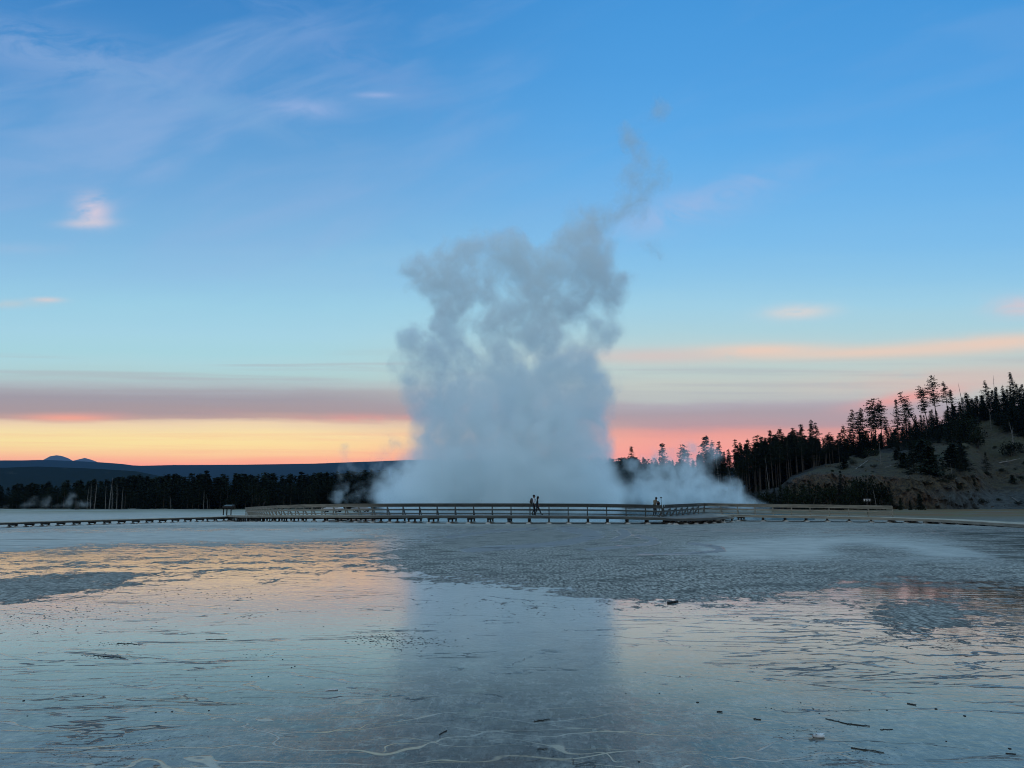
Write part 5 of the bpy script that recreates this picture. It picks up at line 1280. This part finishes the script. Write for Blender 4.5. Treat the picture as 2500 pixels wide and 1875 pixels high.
# ------------------------------------------------------------------ steam (density fields built on a grid by geometry nodes)
def steam_mat(name, dens, col=(0.93, 0.955, 0.97), aniso=0.0):
    m, t, out = new_mat(name); v = t.add('ShaderNodeVolumePrincipled')
    v.inputs['Color'].default_value = (*col, 1); v.inputs['Density'].default_value = dens; v.inputs['Anisotropy'].default_value = aniso
    v.inputs['Density Attribute'].default_value = 'density'
    t.link(v.outputs[0], out.inputs['Volume']); return m
def steam(name, label, Y0, blobs, res, mat, warp=1.6, wscale=.16, ero=.62, nscale=.30, seed=0.0, ground_fade=True, cat='steam', ystretch=1.0, thr=.27, soft=1.15):
    P = []; rg = random.Random(int(seed * 10) + 5)
    for b in blobs:
        px, py, r, d = b[:4]; yo = b[4] if len(b) > 4 else rg.uniform(-.35, .35) * r / 1845 * Y0
        Y = Y0 + yo; p = W(px, py, Y); P.append((p, r / 1845 * Y, d))
    mar = 2.0 * warp * .5 + .5
    mn = Vector((min(p.x - r for p, r, d in P) - mar, min(p.y - r for p, r, d in P) - mar, max(0.03, min(p.z - r for p, r, d in P) - mar)))
    mx = Vector((max(p.x + r for p, r, d in P) + mar, max(p.y + r for p, r, d in P) + mar, max(p.z + r for p, r, d in P) + mar))
    ng = bpy.data.node_groups.new(name, 'GeometryNodeTree'); ng.interface.new_socket('Geometry', in_out='OUTPUT', socket_type='NodeSocketGeometry')
    t = NT(ng); go = t.add('NodeGroupOutput'); vc = t.add('GeometryNodeVolumeCube'); pos = t.add('GeometryNodeInputPosition').outputs[0]
    nv1 = t.noise(t.vmath('ADD', pos, (seed, seed * 1.7, 0)), wscale, 3, .5, 0, True)
    nv2 = t.noise(t.vmath('ADD', pos, (seed + 11, seed * 1.3, 5)), wscale * 3.3, 4, .55, 0, True)
    wv = t.vmath('ADD', t.vmath('MULTIPLY', t.vmath('SUBTRACT', nv1, (.5, .5, .5)), (warp * 4,) * 3), t.vmath('MULTIPLY', t.vmath('SUBTRACT', nv2, (.5, .5, .5)), (warp * 2.2,) * 3))
    wp = t.vmath('ADD', pos, wv)
    acc = None
    for p, r, d in P:
        dist = t.vmath('LENGTH', t.vmath('MULTIPLY', t.vmath('SUBTRACT', wp, tuple(p)), (1, ystretch, 1)), out=1)
        k = t.ss(dist, r * 1.35, 0.0, 0.0, d * 1.25)
        acc = k if acc is None else t.math('ADD', acc, k)
    acc = t.math('MINIMUM', acc, 1.25)
    wq = t.vmath('MULTIPLY', wp, (1, 1, .7))
    n3 = t.noise(t.vmath('ADD', wq, (seed * 3, 0, 7)), nscale, 9, .64, .35)
    e = t.ss(n3, .33, .67, -1.0, 1.0, 'LINEAR')
    raw = t.math('ADD', t.math('SUBTRACT', acc, thr), t.math('MULTIPLY', e, ero))
    den = t.ss(raw, 0.0, soft)
    n4 = t.noise(t.vmath('ADD', wp, (3, seed, 17)), nscale * 2.4, 5, .62, .2)
    den = t.math('MULTIPLY', den, t.ss(n4, .36, .66, .22, 1.8, 'LINEAR'))
    den = t.math('MULTIPLY', den, t.ss(acc, 0.02, 0.12))
    sep = t.add('ShaderNodeSeparateXYZ'); t.link(pos, sep.inputs[0])
    if name in ('steam_plume', 'low_steam'):      # even fog close over the hot water
        lowf = t.ss(sep.outputs[2], 11.0 if name == 'steam_plume' else 6.0, 1.5, 0.0, .85 if name == 'steam_plume' else .6)
        fog = t.math('MULTIPLY', t.ss(acc, .15, 1.1), t.ss(n4, .3, .7, .85, 1.5, 'LINEAR'))
        den = t.math('ADD', t.math('MULTIPLY', den, t.math('SUBTRACT', 1.0, lowf)), t.math('MULTIPLY', fog, lowf))
    if ground_fade: den = t.math('MULTIPLY', den, t.ss(sep.outputs[2], 0.02, 0.9, .15, 1.0))
    t.link(den, vc.inputs['Density']); vc.inputs['Min'].default_value = mn; vc.inputs['Max'].default_value = mx
    sz = mx - mn; vox = res
    for k, s_ in zip(('Resolution X', 'Resolution Y', 'Resolution Z'), sz): vc.inputs[k].default_value = max(16, int(s_ / vox))
    sm = t.add('GeometryNodeSetMaterial'); sm.inputs['Material'].default_value = mat
    t.link(vc.outputs[0], sm.inputs['Geometry']); t.link(sm.outputs[0], go.inputs[0])
    # host mesh: the closed bounding hull of the cloud
    mb = MB(); mb.box(tuple((mn + mx) / 2), tuple(sz)); o = mb.obj(name, mat)
    md = o.modifiers.new('steam', 'NODES'); md.node_group = ng
    print('STEAM', name, tuple(int(s_ / vox) for s_ in sz), tuple(round(a, 1) for a in mn), tuple(round(a, 1) for a in mx))
    return tag(o, label, cat, kind='stuff')
main_blobs = [
 (1120,690,80,.40),(1185,745,80,.32),(1420,745,75,.45),(1290,690,85,.36),(1075,760,60,.4),(1200,670,70,.42),(1350,690,70,.42),(1070,890,60,1),(1100,850,60,.8),(1130,900,60,.8),
 (950,1222,60,.9),(1040,1205,105,1),(1150,1195,130,1.1),(1270,1190,150,1.2),(1390,1195,130,1.1),(1460,1225,75,.9),(1070,1130,95,1),(1240,1100,150,1.2),(1380,1110,110,1),
 (1090,1050,90,.9),(1240,1010,120,1),(1350,1030,100,.9),(1440,1075,60,.8),(1440,1000,60,.7),
 (1040,975,80,.9),(1000,915,60,.9),(1140,970,80,.9),(1270,965,100,1),(1380,950,90,1),(1430,885,80,1),(1480,815,58,1),(1350,900,62,.9),(1225,890,52,.75),(1465,950,55,.7),
 (1050,860,75,.95),(1080,790,62,.9),(1115,730,56,.85),(1130,800,50,.5),(1005,830,42,.6),
 (1260,800,95,.62),(1210,850,60,.6),(1330,820,60,.7),(1290,730,85,.62),(1200,760,70,.62),(1370,770,60,.6),(1160,700,50,.6),
 (1100,620,62,.85),(1165,595,62,1),(1235,625,66,1),(1305,650,62,1),(1395,625,68,1),(1455,660,78,1),(1505,690,52,.9),(1555,670,40,.7),(1420,580,60,1),(1350,640,55,.9),(1010,655,46,.85),(1035,700,50,.8),(1080,680,56,.85),(1060,640,50,.85),(1400,720,62,.75),(1330,715,55,.62),(1180,680,55,.6),(1500,745,40,.45)]
wisp_blobs = [(1435,530,56,.8),(1500,520,58,.85),(1555,490,56,.9),(1590,435,54,.95),(1565,390,46,.85),(1530,440,46,.6),(1480,565,50,.7),(1580,545,36,.6),(1600,610,26,.5),(1530,330,36,.5),(1590,270,36,.42),(1400,560,50,.6)]
right_blobs = [(1500,1215,55,.9),(1560,1200,55,.95),(1620,1195,62,1),(1690,1190,60,1),(1750,1205,52,1),(1800,1215,42,.9),(1845,1228,30,.8),(1880,1236,20,.6),(1790,1180,24,.7),
 (1640,1140,55,.62),(1700,1130,50,.6),(1730,1095,34,.55),(1745,1120,30,.5),(1590,1150,45,.55),(1545,1140,26,.6),(1540,1128,22,.55),(1500,1150,40,.5),(1610,1105,40,.45),(1670,1090,36,.4),(1480,1110,45,.45)]
left_blobs = [(830,1215,22,.75),(838,1180,22,.7),(826,1150,20,.6),(845,1125,24,.55),(870,1140,24,.45),(900,1180,26,.4),(925,1205,34,.7),(905,1130,28,.4),(950,1150,40,.55),(935,1100,28,.45),(845,1095,22,.4),(970,1075,30,.45),(985,1180,50,.7),(880,1228,30,.5),(1000,1060,24,.4)]
far_left = [(80,1232,16,1),(88,1222,12,1),(118,1230,14,1),(114,1220,12,1),(160,1232,16,1),(172,1222,15,1),(180,1212,12,1),(140,1238,14,1),(200,1238,19,1),(60,1238,11,1),(108,1240,19,1)]
M['steam'] = steam_mat('steam', 0.48, (.965, .998, 1)); M['steam_thin'] = steam_mat('thin_steam', 0.34, (.965, .998, 1)); M['steam_veil'] = steam_mat('veil_steam', 0.24, (.965, .998, 1)); M['steam_side'] = steam_mat('side_steam', 0.32, (.965, .998, 1)); M['steam_far'] = steam_mat('far_steam', 0.10, (.965, .998, 1))
steam('steam_plume', 'tall grey-blue steam plume billowing from the pool behind the boardwalk', 98, main_blobs, .20, M['steam'], 1.2, .14, .74, .20, 0.0)
steam('steam_wisp', 'thin torn wisp of steam drifting off above the plume to the right', 98, wisp_blobs, .20, M['steam_veil'], 1.3, .16, .80, .22, 3.0, False, thr=.22)
steam('low_steam', 'billowing low steam bank right of the plume in front of the pines', 100, right_blobs, .18, M['steam_thin'], .9, .2, .72, .26, 5.0)
steam('side_steam', 'ragged thin steam rising left of the plume behind the railing', 100, left_blobs, .18, M['steam_side'], 1.0, .22, .62, .28, 7.0, thr=.05)
steam('far_steam', 'small faint puffs of steam at the wood edge on the far left', 200, far_left, .30, M['steam_far'], .9, .25, .70, .35, 9.0)

# ------------------------------------------------------------------ haze
def build_haze():
    m, t, out = new_mat('haze'); v = t.add('ShaderNodeVolumePrincipled')
    v.inputs['Color'].default_value = (0.20, 0.52, 1.0, 1); v.inputs['Density'].default_value = 0.000019
    v.inputs['Density Attribute'].default_value = ''
    t.link(v.outputs[0], out.inputs['Volume'])
    mb = MB(); mb.quadbox([(-18000, -18000, -8), (18000, -18000, -8), (18000, 18000, -8), (-18000, 18000, -8), (-18000, -18000, 1010), (18000, -18000, 1010), (18000, 18000, 1010), (-18000, 18000, 1010)])
    o = mb.obj('haze', m); tag(o, 'pale blue air haze over the whole flat', 'haze', kind='stuff')
HAZE = True
if HAZE: build_haze()
